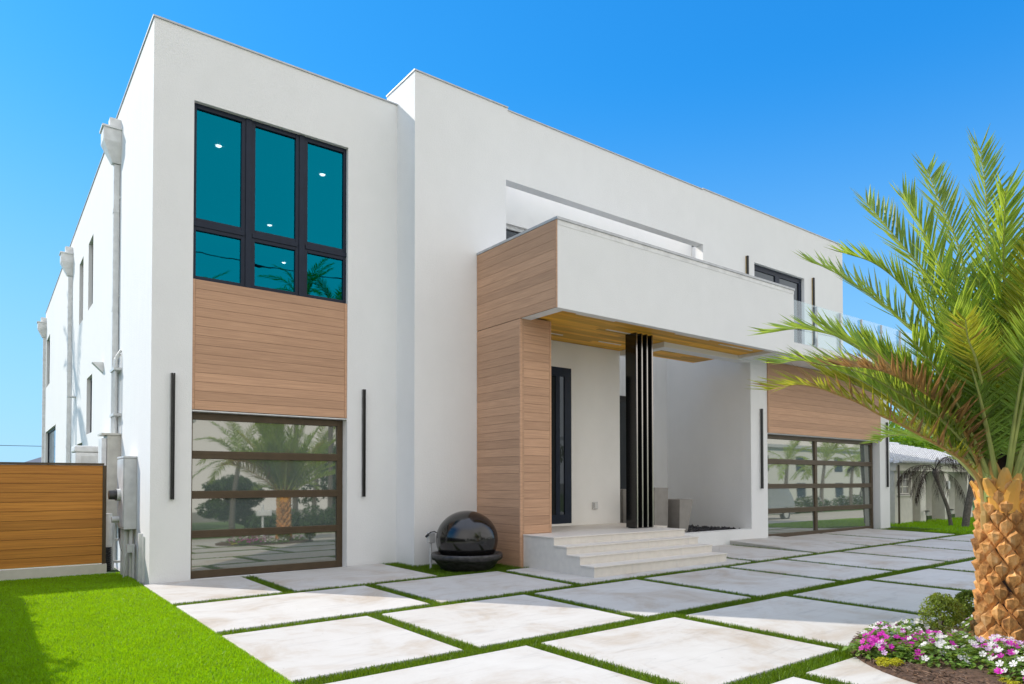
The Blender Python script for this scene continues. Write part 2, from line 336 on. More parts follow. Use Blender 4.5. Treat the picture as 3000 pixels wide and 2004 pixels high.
# slabs
H = .098
rows = [(10.27, 12.43, [2.05, 3.64, 6.31]), (8.06, 10.06, [2.05, 4.855, 7.43, 12.2, 14.5, 16.95, 19.2, 22.0]),
        (5.69, 7.83, [2.05, 3.84, 6.28, 8.62, 10.97, 12.9, 15.15, 17.6, 20.0, 22.4]),
        (3.44, 5.45, [2.05, 4.43, 6.7, 9.08, 11.45, 13.8, 16.2, 18.6, 21.0, 23.4]),
        (1.2, 3.21, [2.05, 3.2, 5.5, 7.9, 10.3, 12.7, 15.1, 17.5, 19.9]), (-1.0, .98, [2.05, 4.4, 6.8, 9.2, 11.6, 14.0, 16.4])]
slabs = []
for ri, (ya, yb, xs) in enumerate(rows):
    for i in range(len(xs)-1):
        x0 = xs[i]+(H if i else 0); x1 = xs[i+1]-(H if (i < len(xs)-2 or ri == 0) else 0); yy = yb; dz = 0
        if ri == 1 and x0 > 12: yy = 10.31
        if ri == 1 and x0 > 14.4: yy = 10.56
        if ri == 0 and i == 0: yy = 12.44
        slabs.append((x0, x1, ya, yy, ri, i))
b = B()
for (x0, x1, ya, yb, ri, i) in slabs:
    e = .008; t = lambda x, y: gz(x, y)
    lift = .10 if (ri == 1 and i == 4) else 0
    cs = [(x0, ya, 0), (x1, ya, 0), (x1, yb, lift*.6), (x0, yb, lift)]
    vs = [(x, y, t(x, y)-.10) for x, y, l in cs]+[(x, y, t(x, y)-e+l) for x, y, l in cs]
    ins = [(x0+e, ya+e, 0), (x1-e, ya+e, 0), (x1-e, yb-e, lift*.6), (x0+e, yb-e, lift)]
    vs += [(x, y, t(x, y)+l) for x, y, l in ins]
    b.add(vs, [(0,1,5,4),(1,2,6,5),(2,3,7,6),(3,0,4,7),(4,5,9,8),(5,6,10,9),(6,7,11,10),(7,4,8,11),(8,9,10,11)])
struct(b.build('driveway', 'concrete'))

# grass blades as one stuff object per surface
def blades(name, m, pts, hgt, wid, lean=.5, label=None):
    n = len(pts); P = np.asarray(pts, float)
    a = rng.uniform(0, 2*np.pi, n); h = hgt*rng.uniform(.6, 1.25, n); wd = wid*rng.uniform(.7, 1.3, n)
    la = rng.uniform(0, 2*np.pi, n); ll = lean*h*rng.uniform(.1, 1, n)
    dx, dy = np.cos(a)*wd/2, np.sin(a)*wd/2
    V = np.zeros((n, 4, 3))
    V[:, 0] = P-np.stack([dx, dy, 0*dx], 1); V[:, 1] = P+np.stack([dx, dy, 0*dx], 1)
    tip = P+np.stack([np.cos(la)*ll, np.sin(la)*ll, h], 1)
    V[:, 2] = tip+np.stack([dx*.3, dy*.3, 0*dx], 1); V[:, 3] = tip-np.stack([dx*.3, dy*.3, 0*dx], 1)
    F = np.arange(n*4).reshape(n, 4)
    o = npmesh(name, V, F, m); tag(o, kind='stuff'); 
    if label: o['label'] = label; o['category'] = 'grass'
    return o
def inslab(x, y):
    r = np.zeros(len(x), bool)
    for (x0, x1, ya, yb, ri, i) in slabs: r |= (x > x0-.004) & (x < x1+.004) & (y > ya-.004) & (y < yb+.004)
    return r
vgz = np.vectorize(gz)
# strips between slabs, denser near the camera
xs_, ys_ = [], []
for (x0, x1, y0, y1, dens) in [(2.05, 8, 1.5, 6, 9000), (2.05, 10, 6, 12.4, 4500), (8, 14, 3, 6, 4500), (10, 23.5, 3.2, 10.5, 1800), (14, 23.5, -1, 3.2, 300)]:
    n = int((x1-x0)*(y1-y0)*dens); x = rng.uniform(x0, x1, n); y = rng.uniform(y0, y1, n)
    k = ~inslab(x, y) & ~(((x-7.45)**2+(y-2.05)**2) < 1.48**2) & ~((x > 6.6) & (y > 11.7)) & ~((x > 8.0) & (y > 10.2) & (x < 15.5)) & ~((x > 8.1) & (x < 11.7) & (y > 8.4))
    k &= ~((x > 15.4) & (y > 10.25))
    xs_.append(x[k]); ys_.append(y[k])
x = np.concatenate(xs_); y = np.concatenate(ys_)
blades('grass_strips', 'turfstrip', np.stack([x, y, vgz(x, y)-.03], 1), .04, .0075, .8, 'green turf strips growing in the joints between the driveway slabs')
# left lawn
xs_, ys_ = [], []
for (y0, y1, dens) in [(4.5, 8, 11000), (8, 11, 8000), (11, 14.55, 5500)]:
    x0 = -.25; n = int((2.06-x0)*(y1-y0)*dens); xs_.append(rng.uniform(x0, 2.06, n)); ys_.append(rng.uniform(y0, y1, n))
x = np.concatenate(xs_); y = np.concatenate(ys_)
blades('lawn_grass', 'turf', np.stack([x, y, 0*x-.03], 1), .027, .0085, 1.0, 'bright artificial turf lawn left of the driveway')
n = 30000; x = rng.uniform(22.2, 32, n); y = rng.uniform(5, 11.2, n); k = (x > 23.6) | (y < 9)
k = k & ~inslab(x, y)
x, y = x[k], y[k]
blades('neighbour_grass', 'turf', np.stack([x, y, vgz(x, y)-.02], 1), .06, .014, .6, 'green lawn in front of the low white neighbouring house')

# ------------------------------------------------------------ HOUSE
house = empty('house', (XA, Y0, 0), 'modern white stucco two storey house with timber panels and two glass garage doors', 'house')
def part(bld, name, m, parent=house, **k): return bld.build(name, m, parent, **k)
def wallbox(b, x0, x1, y0, y1, z0, z1, holes):
    # front-facing wall slab with rectangular holes (hx0,hx1,hz0,hz1), split into non overlapping boxes
    xs = sorted({x0, x1, *[h[0] for h in holes], *[h[1] for h in holes]}); zs = sorted({z0, z1, *[h[2] for h in holes], *[h[3] for h in holes]})
    for i in range(len(xs)-1):
        runs = []
        for j in range(len(zs)-1):
            cx, cz = (xs[i]+xs[i+1])/2, (zs[j]+zs[j+1])/2
            if any(h[0] < cx < h[1] and h[2] < cz < h[3] for h in holes): continue
            if runs and abs(runs[-1][1]-zs[j]) < 1e-6: runs[-1][1] = zs[j+1]
            else: runs.append([zs[j], zs[j+1]])
        for r in runs: b.box(xs[i], xs[i+1], y0, y1, r[0], r[1])
# left wing front wall
b = B(); wallbox(b, XA, 6.57, Y0, Y0+.25, -.1, ZT, [(2.75, 5.52, .0, 8.1)])
part(b, 'front_wall', 'stucco')
# side wall along Y : holes in (y,z)
b = B(); ys = [(20.3, 21.3, 6.17, 7.95), (22.5, 23.5, 6.17, 7.95), (20.25, 21.4, 2.9, 4.38), (34.9, 36.8, 5.8, 7.9), (31.4, 36.9, 0, 3.84), (22.3, 23.7, .8, 2.74)]
sw = B(); wallbox(sw, Y0+.25, 37.6, 0, .25, -.1, ZT, ys)
sw.v = [(XA+y, x, z) for x, y, z in sw.v]; sw.f = [f[::-1] for f in sw.f]
part(sw, 'side_wall', 'stucco_side')
for (ya, yb, za, zb) in ys:
    f = B(); f.box(XA+.12, XA+.16, ya, yb, za, zb)
    wn = part(f, 'window', 'darkglass')
    g = B(); 
    g.box(XA+.09, XA+.118, ya, ya+.06, za, zb); g.box(XA+.09, XA+.118, yb-.06, yb, za, zb); g.box(XA+.09, XA+.118, ya+.06, yb-.06, zb-.06, zb); g.box(XA+.09, XA+.118, ya+.06, yb-.06, za, za+.06)
    part(g, 'frame', 'navy', wn)
# centre wall
b = B(); wallbox(b, 6.57, 22.98, Y1, Y1+.25, -.1, 9.585, [(9.3, 10.62, .70, 4.22), (8.78, 15.47, 5.3, 8.09), (12.2, 15.53, -.1, 5.3), (17.86, 20.57, 5.08, 8.06)])
b.box(6.57, 8.83, Y1, Y1+.25, 9.585, 9.64); b.box(15.46, 22.98, Y1, Y1+.25, 9.585, 9.605)
b.box(6.57, 6.82, Y1+.25, Y0+.249, -.1, 9.64); b.box(6.57, 6.82, Y0+.249, 12.9, 8.8, 9.64); b.box(6.58, 6.80, 12.9, 13.35, 8.8, 9.42)
part(b, 'front_wall', 'stucco')
# side / rear walls, roofs
b = B(); b.box(22.73, 22.98, Y1+.25, 37.6, -.1, 9.3); b.box(XA+.25, 22.73, 37.3, 37.6, -.1, 9.2)
part(b, 'rear_wall', 'stucco')
b = B(); b.box(XA+.25, 6.57, Y0+.25, 13.3, 8.75, 8.85); b.box(XA+.25, 22.73, 13.55, 37.3, 8.5, 8.6); b.box(6.83, 8.4, 11.98, 13.3, 8.75, 8.85); b.box(17.0, 22.7, 11.98, 13.3, 8.75, 8.85)
part(b, 'roof', 'cap')
# roof terrace behind the slot opening
b = B(); wallbox(b, 8.15, 17.25, 13.3, 13.55, 4.8, 8.99, [(9.2, 10.62, 5.2, 7.9)]); b.box(8.15, 8.4, 11.98, 13.29, 4.8, 9.4); b.box(17.0, 17.25, 11.98, 13.29, 4.8, 9.4)
part(b, 'terrace_wall', 'stucco_in')
b = B(); b.box(8.4, 12.4, 11.98, 13.3, 5.02, 5.12); part(b, 'terrace_floor', 'tile'); b = B(); b.box(15.56, 17.0, 11.98, 13.3, 5.02, 5.12); part(b, 'terrace_floor', 'tile')
b = B(); b.box(9.2, 10.62, 13.42, 13.45, 5.2, 7.9); sdn = part(b, 'sliding_door', 'darkglass')
b = B(); b.box(9.2, 10.62, 13.36, 13.415, 7.8, 7.9); b.box(10.54, 10.62, 13.36, 13.415, 5.2, 7.8); b.box(9.2, 9.28, 13.36, 13.415, 5.2, 7.8); part(b, 'frame', 'greymetal', sdn)
# metal copings, proud of the wall faces
b = B(); c = .02
b.box(XA-c, 6.565, Y0-c, Y0+.27, ZT+.002, ZT+.03); b.box(XA-c, XA+.27, Y0+.27, 37.62, ZT+.002, ZT+.03)
b.box(6.57-c, 8.83, Y1-c, Y1+.27, 9.642, 9.668); b.box(6.57-c, 6.84, Y1+.27, 12.9, 9.642, 9.668); b.box(8.832, 15.458, Y1-c, Y1+.27, 9.587, 9.61); b.box(15.46, 23.0, Y1-c, Y1+.27, 9.607, 9.635)
part(b, 'coping', 'cap')

# timber panels made of real boards
def boards_front(b, x0, x1, y, z0, z1, pitch, thick=.02, trim=.05):
    b.box(x0, x1, y+thick-.006, y+thick+.004, z0, z1, 1)
    if trim:
        b.box(x0, x0+trim, y-.004, y+thick-.006, z0, z1); b.box(x1-trim, x1, y-.004, y+thick-.006, z0, z1)
    n = max(1, round((z1-z0)/pitch)); p = (z1-z0)/n
    for i in range(n): b.box(x0+trim+.004, x1-trim-.004, y, y+thick-.006, z0+i*p+.0022, z0+(i+1)*p-.0022)
def boards_side(b, x, y0, y1, z0, z1, pitch, thick=.02, zphase=0):
    b.box(x+thick-.006, x+thick+.004, y0, y1, z0, z1, 1)
    n = max(1, round((z1-z0)/pitch)); p = (z1-z0)/n
    for i in range(n): b.box(x, x+thick-.006, y0+.004, y1-.004, z0+i*p+.0022, z0+(i+1)*p-.0022)
b = B(); boards_front(b, 2.75, 5.52, Y0+.03, 2.87, 5.075, .157, trim=.045); b.box(2.75, 5.52, Y0+.06, Y0+.24, 2.86, 5.08, 1)
part(b, 'timber_panel', ['wood', 'woodgap'])
b = B(); b.box(2.75, 5.52, Y0+.02, Y0+.25, 2.84, 2.858); part(b, 'panel_trim', 'whitemetal')
b = B(); boards_front(b, 16.25, 22.45, YG-.035, 2.92, 4.79, .178, thick=.036, trim=.05)
part(b, 'timber_panel', ['wood', 'woodgap'])
# window in the left wing: six panes
b = B(); x0, x1, z0, z1, y = 2.75, 5.52, 5.08, 8.1, Y0+.08
cols = [(2.81, 3.55), (3.79, 4.52), (4.75, 5.46)]; zr = [(5.145, 5.925), (6.135, 8.015)]
xs = [x0]+[q for c_ in cols for q in c_]+[x1]
for i in range(0, 7, 2): b.box(xs[i], xs[i+1], y, y+.09, z0, z1)
for (ca, cb) in cols:
    b.box(ca, cb, y, y+.09, z0, zr[0][0]); b.box(ca, cb, y, y+.09, zr[0][1], zr[1][0]); b.box(ca, cb, y, y+.09, zr[1][1], z1)
win = part(b, 'window', 'navy', bevel=.006)
b = B()
for cx in (3.67, 4.635): b.box(cx-.05, cx+.05, y-.02, y-.001, z0, z1)
b.box(x0, 3.60, y-.016, y-.001, 5.99, 6.07); b.box(3.74, 4.56, y-.016, y-.001, 5.99, 6.07); b.box(4.71, x1, y-.016, y-.001, 5.99, 6.07)
part(b, 'mullion', 'navy', win, bevel=.004)
for (ca, cb) in cols:
    for (za, zb) in zr:
        p = B(); p.box(ca-.02, cb+.02, y+.04, y+.05, za-.02, zb+.02); part(p, 'pane', 'tealglass', win)
# room behind that window with downlights
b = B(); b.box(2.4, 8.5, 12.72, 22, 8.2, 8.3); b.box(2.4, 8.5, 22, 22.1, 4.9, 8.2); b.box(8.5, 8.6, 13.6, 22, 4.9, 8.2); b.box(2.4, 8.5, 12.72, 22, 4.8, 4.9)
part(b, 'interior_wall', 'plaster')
for (x, y_) in [(3.56, 14.1), (5.66, 14.09), (5.72, 17.71), (7.05, 20.5)]:
    p = B(); p.lathe(x, y_, [(.0, 8.185), (.045, 8.185), (.058, 8.199)], 24); part(p, 'downlight', 'lamp', fixn=True)
# garage doors
def garage(name, x0, x1, y, z0, z1, ncol, cols_x, rails, label=None):
    b = B(); d = .07; jl, jr = .06, .11
    b.box(x0, x0+jl, y, y+d, z0, z1); b.box(x1-jr, x1, y, y+d, z0, z1)
    zc = [z0]+rails+[z1]
    for i in range(0, len(zc), 2): b.box(x0+jl, x1-jr, y, y+d, zc[i], zc[i+1])
    for (xa, xb) in cols_x:
        for i in range(1, len(zc)-1, 2): b.box(xa, xb, y, y+d, zc[i], zc[i+1])
    # section joints: a fine dark groove pair on each middle rail
    g = part(b, name, 'bronze', bevel=.005)
    s_ = B()
    for i in range(2, len(zc)-2, 2):
        zm = (zc[i]+zc[i+1])/2; s_.box(x0+jl, x1-jr, y-.006, y-.001, zm+.012, zc[i+1]-.008); s_.box(x0+jl, x1-jr, y-.006, y-.001, zc[i]+.008, zm-.006)
    part(s_, 'section_rail', 'bronze', g)
    edges = [x0+jl]+[q for c_ in cols_x for q in c_]+[x1-jr]
    for i in range(1, len(zc)-1, 2):
        za, zb = zc[i]-.01, zc[i+1]+.01; tl = (zb-za)*.019/2
        for k in range(0, len(edges), 2):
            xa, xb = edges[k]-.01, edges[k+1]+.01; p = B(); ym = y+.042
            p.add([(xa, ym-tl, za), (xb, ym-tl, za), (xb, ym+tl, zb), (xa, ym+tl, zb), (xa, ym-tl+.012, za), (xb, ym-tl+.012, za), (xb, ym+tl+.012, zb), (xa, ym+tl+.012, zb)],
                  [(0,1,2,3),(7,6,5,4),(0,4,5,1),(2,6,7,3),(1,5,6,2),(3,7,4,0)])
            part(p, 'pane', 'obscure', g)
    return g
garage('garage_door', 2.75, 5.515, Y0+.2, .005, 2.835, 1, [], [.135, .69, .82, 1.36, 1.495, 2.045, 2.18, 2.715])
garage('garage_door', 16.25, 22.40, YG+.2, .11, 2.895, 2, [(18.94, 19.07)], [.24, .785, .92, 1.45, 1.58, 2.115, 2.25, 2.79])
b = B(); b.box(5.525, 5.9, Y0+.27, Y0+.35, 0, 3); b.box(2.5, 2.745, Y0+.27, Y0+.35, 0, 3); b.box(2.745, 5.525, Y0+.28, Y0+.35, 0, 3); part(b, 'door_backing', 'black')
# vertical wall lights
for (x, y_, za, zb, wd) in [(2.45, Y0, 1.36, 3.44, .055), (5.845, Y0, 1.36, 3.44, .055), (15.93, YG, 1.46, 3.52, .06), (22.86, YG, 1.46, 3.52, .06), (17.46, Y1, 7.0, 8.16, .06), (21.05, Y1, 6.0, 8.16, .06)]:
    b = B(); b.box(x-wd/2-.012, x+wd/2+.012, y_-.025, y_+.002, za, zb); l = part(b, 'wall_light', 'greymetal' if y_ != Y1 else 'brass')
    b = B(); b.box(x-wd/2, x-.006, y_-.07, y_-.026, za, zb); b.box(x+.006, x+wd/2, y_-.07, y_-.026, za, zb); part(b, 'light_bar', 'black', l)
# canopy: box with timber left face, white fascia, metal cap, timber soffit
b = B(); b.box(8.045, 15.7, Y3, Y3+.14, 4.735, 6.31); b.box(8.045, 12.45, Y3+.141, Y1-.002, 6.21, 6.31); b.box(12.45, 15.7, Y3+.141, YG+.3, 6.21, 6.31)
b.box(15.7, 23.1, Y3, Y3+.14, 4.735, 5.03)
b.box(8.05, 8.29, Y3+.14, 10.27, 4.735, 6.2)   # left rim
b.box(15.02, 15.5, Y3+.14, YG-.002, 4.735, 6.2)  # right rim
b.box(15.56, 15.7, Y3+.141, Y1-.002, 5.031, 6.205)
part(b, 'canopy', 'stucco', bevel=.006)
b = B(); b.box(15.501, 23.1, Y3+.14, YG-.002, 4.80, 4.87); part(b, 'soffit', 'stucco')
b = B(); b.box(15.7, 23.1, Y3+.141, Y1-.002, 4.90, 5.03); part(b, 'balcony_floor', 'tile')
b = B(); b.box(8.02, 15.72, Y3-.022, Y3+.2, 6.312, 6.36); b.box(8.02, 8.24, Y3+.2, Y1-.003, 6.312, 6.36); part(b, 'coping', 'cap')
b = B(); b.box(8.045, 15.7, Y3-.006, Y3-.001, 6.22, 6.31); part(b, 'flashing', 'whitemetal')
b = B(); boards_side(b, 8.022, Y3+.03, Y1-.004, 4.74, 6.305, .165); b.box(8.018, 8.044, Y3-.002, Y3+.03, 4.735, 6.305)
boards_side(b, 8.022, 10.30, Y1-.004, .01, 4.732, .165); b.box(8.018, 8.07, 10.265, 10.30, .0, 4.732)
b.box(8.045, 8.79, 10.30, Y1-.004, .0, 4.732, 1)
boards_front(b, 8.07, 8.79, 10.268, 0.0, 4.78, .165, thick=.03, trim=.04)
part(b, 'timber_pier', ['wood', 'woodgap'])
# timber soffit boards
b = B()
yb = Y3+.14; i = 0
while yb < Y1-.01:
    y2 = min(yb+.125, Y1-.004); xa = 8.29 if yb < 10.26 else 8.80
    xs = [xa]
    while xs[-1] < 15.02: xs.append(min(15.02, xs[-1]+random.uniform(1.6, 3.2)))
    for k in range(len(xs)-1): b.box(xs[k]+.001, xs[k+1]-.001, yb+.0015, y2-.0015, 4.81, 4.83)
    yb += .125
b.box(8.29, 15.02, Y3+.14, Y1-.004, 4.832, 4.86, 1)
sf = part(b, 'timber_soffit', ['soffitwood', 'woodgap'])
for (x0, x1, y_) in [(8.83, 9.85, 9.58), (10.24, 11.15, 10.2), (10.98, 11.68, 11.17), (9.1, 9.89, 11.17), (13.42, 14.72, 9.74), (11.71, 12.86, 9.6)]:
    p = B(); p.box(x0, x1, y_-.024, y_+.024, 4.80, 4.8095); part(p, 'strip_light', 'strip', sf)
# entry wall with tall window
b = B(); wallbox(b, 8.79, 12.19, Y1-.02, Y1-.001, .3, 4.80, [(9.3, 10.62, .70, 4.22)])
b.box(9.0, 9.3, Y1+.24, Y1+.26, .6, 4.4); part(b, 'entry_wall', 'stucco_in')
b = B(); b.box(9.3, 10.62, Y1+.005, Y1+.02, .70, 4.22); wn = part(b, 'window', 'darkglass')
b = B(); b.box(10.42, 10.62, Y1-.017, Y1+.004, .70, 4.22); b.box(9.3, 10.42, Y1-.017, Y1+.004, 4.02, 4.22); b.box(9.3, 10.42, Y1-.017, Y1+.004, .70, .9); b.box(10.16, 10.28, Y1-.012, Y1+.004, .9, 4.02); b.box(9.3, 9.4, Y1-.012, Y1+.004, .9, 4.02)
part(b, 'frame', 'navy', wn)
b = B(); b.box(11.26, 11.42, Y1-.05, Y1-.021, 1.0, 1.17); ob = part(b, 'outlet_box', 'greymetal', bevel=.008)
b = B(); b.box(11.285, 11.395, Y1-.085, Y1-.051, 1.015, 1.155); part(b, 'cover', 'pvc', ob, bevel=.012)
# alcove: beam, column, planter wall, inner walls
b = B(); b.box(12.2, 15.52, YG, YG+.3, 4.69, 4.808); b.box(12.2, 12.45, YG+.3, Y1-.022, 4.69, 4.808)
b.box(15.52, 16.25, YG, YG+.3, -.1, 4.798); b.box(16.25, 22.45, YG+.001, YG+.28, 2.90, 4.798); b.box(22.45, 23.1, YG, YG+.3, -.1, 4.798)
b.box(12.0, 15.52, YG, YG+.25, -.1, .435)
b.box(16.25, 16.3, YG+.3, YG+.5, -.1, 2.9); 
part(b, 'garage_wall', 'stucco')
b = B(); b.box(12.0, 15.56, 13.05, 13.298, .0, 5.3); b.box(15.53, 15.56, YG+.3, Y1-.001, 0, 6.2); b.box(15.53, 15.56, Y1+.251, 13.05, 0, 5.3); b.box(11.95, 12.19, Y1+.251, 13.05, .0, 5.0)
part(b, 'alcove_wall', 'stucco')
b = B(); b.box(22.85, 23.1, YG+.3, Y1, -.1, 4.735); part(b, 'end_wall', 'stucco')
b = B(); b.box(16.26, 22.5, YG+.29, YG+.36, 0, 3); part(b, 'door_backing', 'black')
b = B(); b.box(13.4, 14.4, 12.98, 13.04, .42, 3.95); ed = part(b, 'entry_door', 'black')
b = B(); b.box(13.52, 14.28, 12.965, 12.979, .6, 3.8); part(b, 'pane', 'darkglass', ed)
# slat column
sc = B(); sc.box(10.93, 11.50, 10.08, 10.26, .655, .668); scol = part(sc, 'slat_column', 'gloss')
for i in range(4):
    x = 10.945+i*.163; p = B(); p.box(x, x+.052, 10.03, 10.33, .669, 4.809); fn_ = part(p, 'fin', 'gloss', scol, bevel=.004); p = B(); p.box(x+.010, x+.042, 10.024, 10.0295, .67, 4.808); part(p, 'edge', 'edgemetal', fn_)
# upper sliding door on the balcony
b = B(); b.box(17.86, 20.57, Y1+.10, Y1+.17, 7.90, 8.06); b.box(17.86, 17.98, Y1+.10, Y1+.17, 5.08, 7.90); b.box(20.42, 20.57, Y1+.10, Y1+.17, 5.08, 7.90); b.box(19.1, 19.33, Y1+.10, Y1+.17, 5.08, 7.9); b.box(17.98, 19.1, Y1+.10, Y1+.17, 5.08, 5.2); b.box(19.33, 20.42, Y1+.10, Y1+.17, 5.08, 5.2)
sd = part(b, 'sliding_door', 'navy')
for (xa, xb) in ((17.97, 19.11), (19.32, 20.43)):
    p = B(); p.box(xa, xb, Y1+.13, Y1+.14, 5.19, 7.91); part(p, 'pane', 'darkglass', sd)
# glass railing along the balcony
rl = B(); rl.box(15.72, 23.06, Y3+.03, Y3+.05, 5.032, 5.06); rail = part(rl, 'glass_railing', 'greymetal')
px = [15.73, 16.75, 17.93, 19.08, 20.23, 21.4, 22.5, 23.05]
for i in range(7):
    p = B(); p.box(px[i]+.006, px[i+1]-.006, Y3+.036, Y3+.046, 5.061, 6.11); part(p, 'pane', 'railglass', rail)
for x in px[1:-1]:
    p = B(); p.box(x-.016, x+.016, Y3-.02, Y3+.03, 4.99, 6.08); p.box(x-.04, x+.04, Y3-.025, Y3+.035, 5.86, 5.9); p.box(x-.035, x+.035, Y3-.025, Y3+.035, 5.1, 5.14); part(p, 'post', 'greymetal', rail)
p = B(); 
for i in range(2): p.box(23.03+i*.0, 23.05, Y3+.2+i*1.2, Y3+1.2+i*1.2, 5.06, 6.11)
part(p, 'pane', 'railglass', rail)
# scuppers and downspouts on the side wall
for yy in (15.9, 25.5, 37.2):
    d = B(); d.box(XA-.115, XA-.012, yy+.02, yy+.13, .1 if yy != 15.9 else .05, 8.08)
    for z in (3.0, 5.4, 7.4): d.box(XA-.012, XA+.002, yy-.02, yy+.17, z, z+.04); d.box(XA-.122, XA-.012, yy+.013, yy+.137, z-.3, z-.22)
    ds = part(d, 'downspout', 'whitemetal')
    h = B(); xo = XA-.32; 
    h.add([(xo, yy-.1, 8.75), (XA-.002, yy-.1, 8.75), (XA-.002, yy+.3, 8.75), (xo, yy+.3, 8.75), (xo, yy-.1, 8.5), (XA-.002, yy-.1, 8.5), (XA-.002, yy+.3, 8.5), (xo, yy+.3, 8.5),
           (XA-.15, yy+.0, 8.1), (XA-.002, yy+.0, 8.1), (XA-.002, yy+.16, 8.1), (XA-.15, yy+.16, 8.1)],
          [(0,1,2,3),(0,4,5,1),(1,5,6,2),(2,6,7,3),(3,7,4,0),(4,8,9,5),(5,9,10,6),(6,10,11,7),(7,11,8,4),(8,11,10,9)])
    h.box(xo-.025, XA-.001, yy-.125, yy+.325, 8.752, 8.79); h.box(XA-.2, XA-.001, yy-.02, yy+.2, 8.792, 9.0)
    part(h, 'conductor_head', 'whitemetal', ds)
# little fixtures on the side wall
b = B(); b.add([(XA-.001, 18.15, 4.38), (XA-.001, 18.35, 4.38), (XA-.22, 18.35, 4.36), (XA-.22, 18.15, 4.36), (XA-.001, 18.15, 4.14), (XA-.001, 18.35, 4.14)], [(0,1,2,3),(0,3,4),(1,5,2),(3,2,5,4),(0,4,5,1)])
part(b, 'dryer_vent', 'whitemetal')
b = B(); b.box(XA-.2, XA-.002, 24.2, 24.4, 4.16, 4.2); part(b, 'wall_bracket', 'greymetal')

# ------------------------------------------------------------ entry steps
st = B(); k = [.085+.14*1-.0, .37, .51, .652]; k[0] = .225; yt = [8.36, 8.705, 9.045, 9.385]
for i in range(4):
    st.box(8.09, 11.71, yt[i], yt[i+1]-.001 if i < 3 else 10.262, -.02, k[i]-.024)
st.box(8.80, 12.19, 10.2625, Y1-.022, .3, k[3]-.024); st.box(11.71, 12.19, 10.575, Y1-.022, .2, .43)
steps = st.build('entry_steps', 'tile'); tag(steps, 'pale stone entry steps and landing in front of the porch', 'steps')
tr = B()
for i in range(4):
    tr.box(8.075, 11.725, yt[i]-.015, (yt[i+1]-.001 if i < 3 else 10.262), k[i]-.0235, k[i])
tr.box(8.80, 12.2, 10.2625, Y1-.022, k[3]-.0235, k[3])
tr.build('tread', 'tile', steps, bevel=.004)
for i in range(4):
    for x in [9.0+(.55 if i % 2 else 0)+1.2*q for q in range(3)]: gr = B(); gr.box(x, x+.004, yt[i]-.0012, yt[i]-.0001, k[i-1] if i else .05, k[i]-.03); gr.build('joint', 'greymetal', steps)

# ------------------------------------------------------------ gravel, planters
pts = []
rb = B()
for i in range(900):
    x, y_ = random.uniform(12.5, 15.5), random.uniform(10.6, 13.1); r = random.uniform(.03, .06); z = .40+random.uniform(0, .05)
    if y_ > 11.8 and random.random() < .4: continue
    vs = [(x+r*random.uniform(.6, 1.2)*dx, y_+r*random.uniform(.6, 1.2)*dy, z+r*random.uniform(.5, .9)*dz) for dx, dy, dz in ((1,0,0),(-1,0,0),(0,1,0),(0,-1,0),(0,0,1),(0,0,-1))]
    rb.add(vs, [(0,2,4),(2,1,4),(1,3,4),(3,0,4),(2,0,5),(1,2,5),(3,1,5),(0,3,5)])
o = rb.build('gravel', 'rock'); tag(o, 'black gravel filling the bed behind the low porch wall', 'gravel', kind='stuff')
b = B(); b.box(12.2, 15.52, 10.575, 13.19, .2, .40); struct(b.build('gravel_bed', 'rock'))
def planter(x, y, z, w0, w1, h, label, grp):
    e = empty('planter', (x, y, z), label, 'planter', grp); b = B(); t = .03
    a, c = w0/2, w1/2
    b.add([(x-a,y-a,z),(x+a,y-a,z),(x+a,y+a,z),(x-a,y+a,z),(x-c,y-c,z+h),(x+c,y-c,z+h),(x+c,y+c,z+h),(x-c,y+c,z+h),
           (x-c+t,y-c+t,z+h),(x+c-t,y-c+t,z+h),(x+c-t,y+c-t,z+h),(x-c+t,y+c-t,z+h),(x-a+t,y-a+t,z+h*.7),(x+a-t,y-a+t,z+h*.7),(x+a-t,y+a-t,z+h*.7),(x-a+t,y+a-t,z+h*.7)],
          [(3,2,1,0),(0,1,5,4),(1,2,6,5),(2,3,7,6),(3,0,4,7),(4,5,9,8),(5,6,10,9),(6,7,11,10),(7,4,8,11),(8,9,13,12),(9,10,14,13),(10,11,15,14),(11,8,12,15)])
    b.build('pot', 'planter', e, bevel=.008)
    s = B(); s.add([(x-a+t+.01,y-a+t+.01,z+h*.71),(x+a-t-.01,y-a+t+.01,z+h*.71),(x+a-t-.01,y+a-t-.01,z+h*.71),(x-a+t+.01,y+a-t-.01,z+h*.71)], [(0,1,2,3)]); s.build('soil', 'mulch', e)
planter(13.33, 10.87, .40, .30, .50, .82, 'short tapered grey planter on black gravel, empty, right of the slat column', 'grey planters in the porch')
planter(12.72, 11.12, .40, .48, .5, 1.10, 'tall square grey planter right behind the black slat column', 'grey planters in the porch')
planter(13.02, 12.4, .40, .48, .5, 1.05, 'tall grey planter mostly hidden behind the left of the black slat column', 'grey planters in the porch')

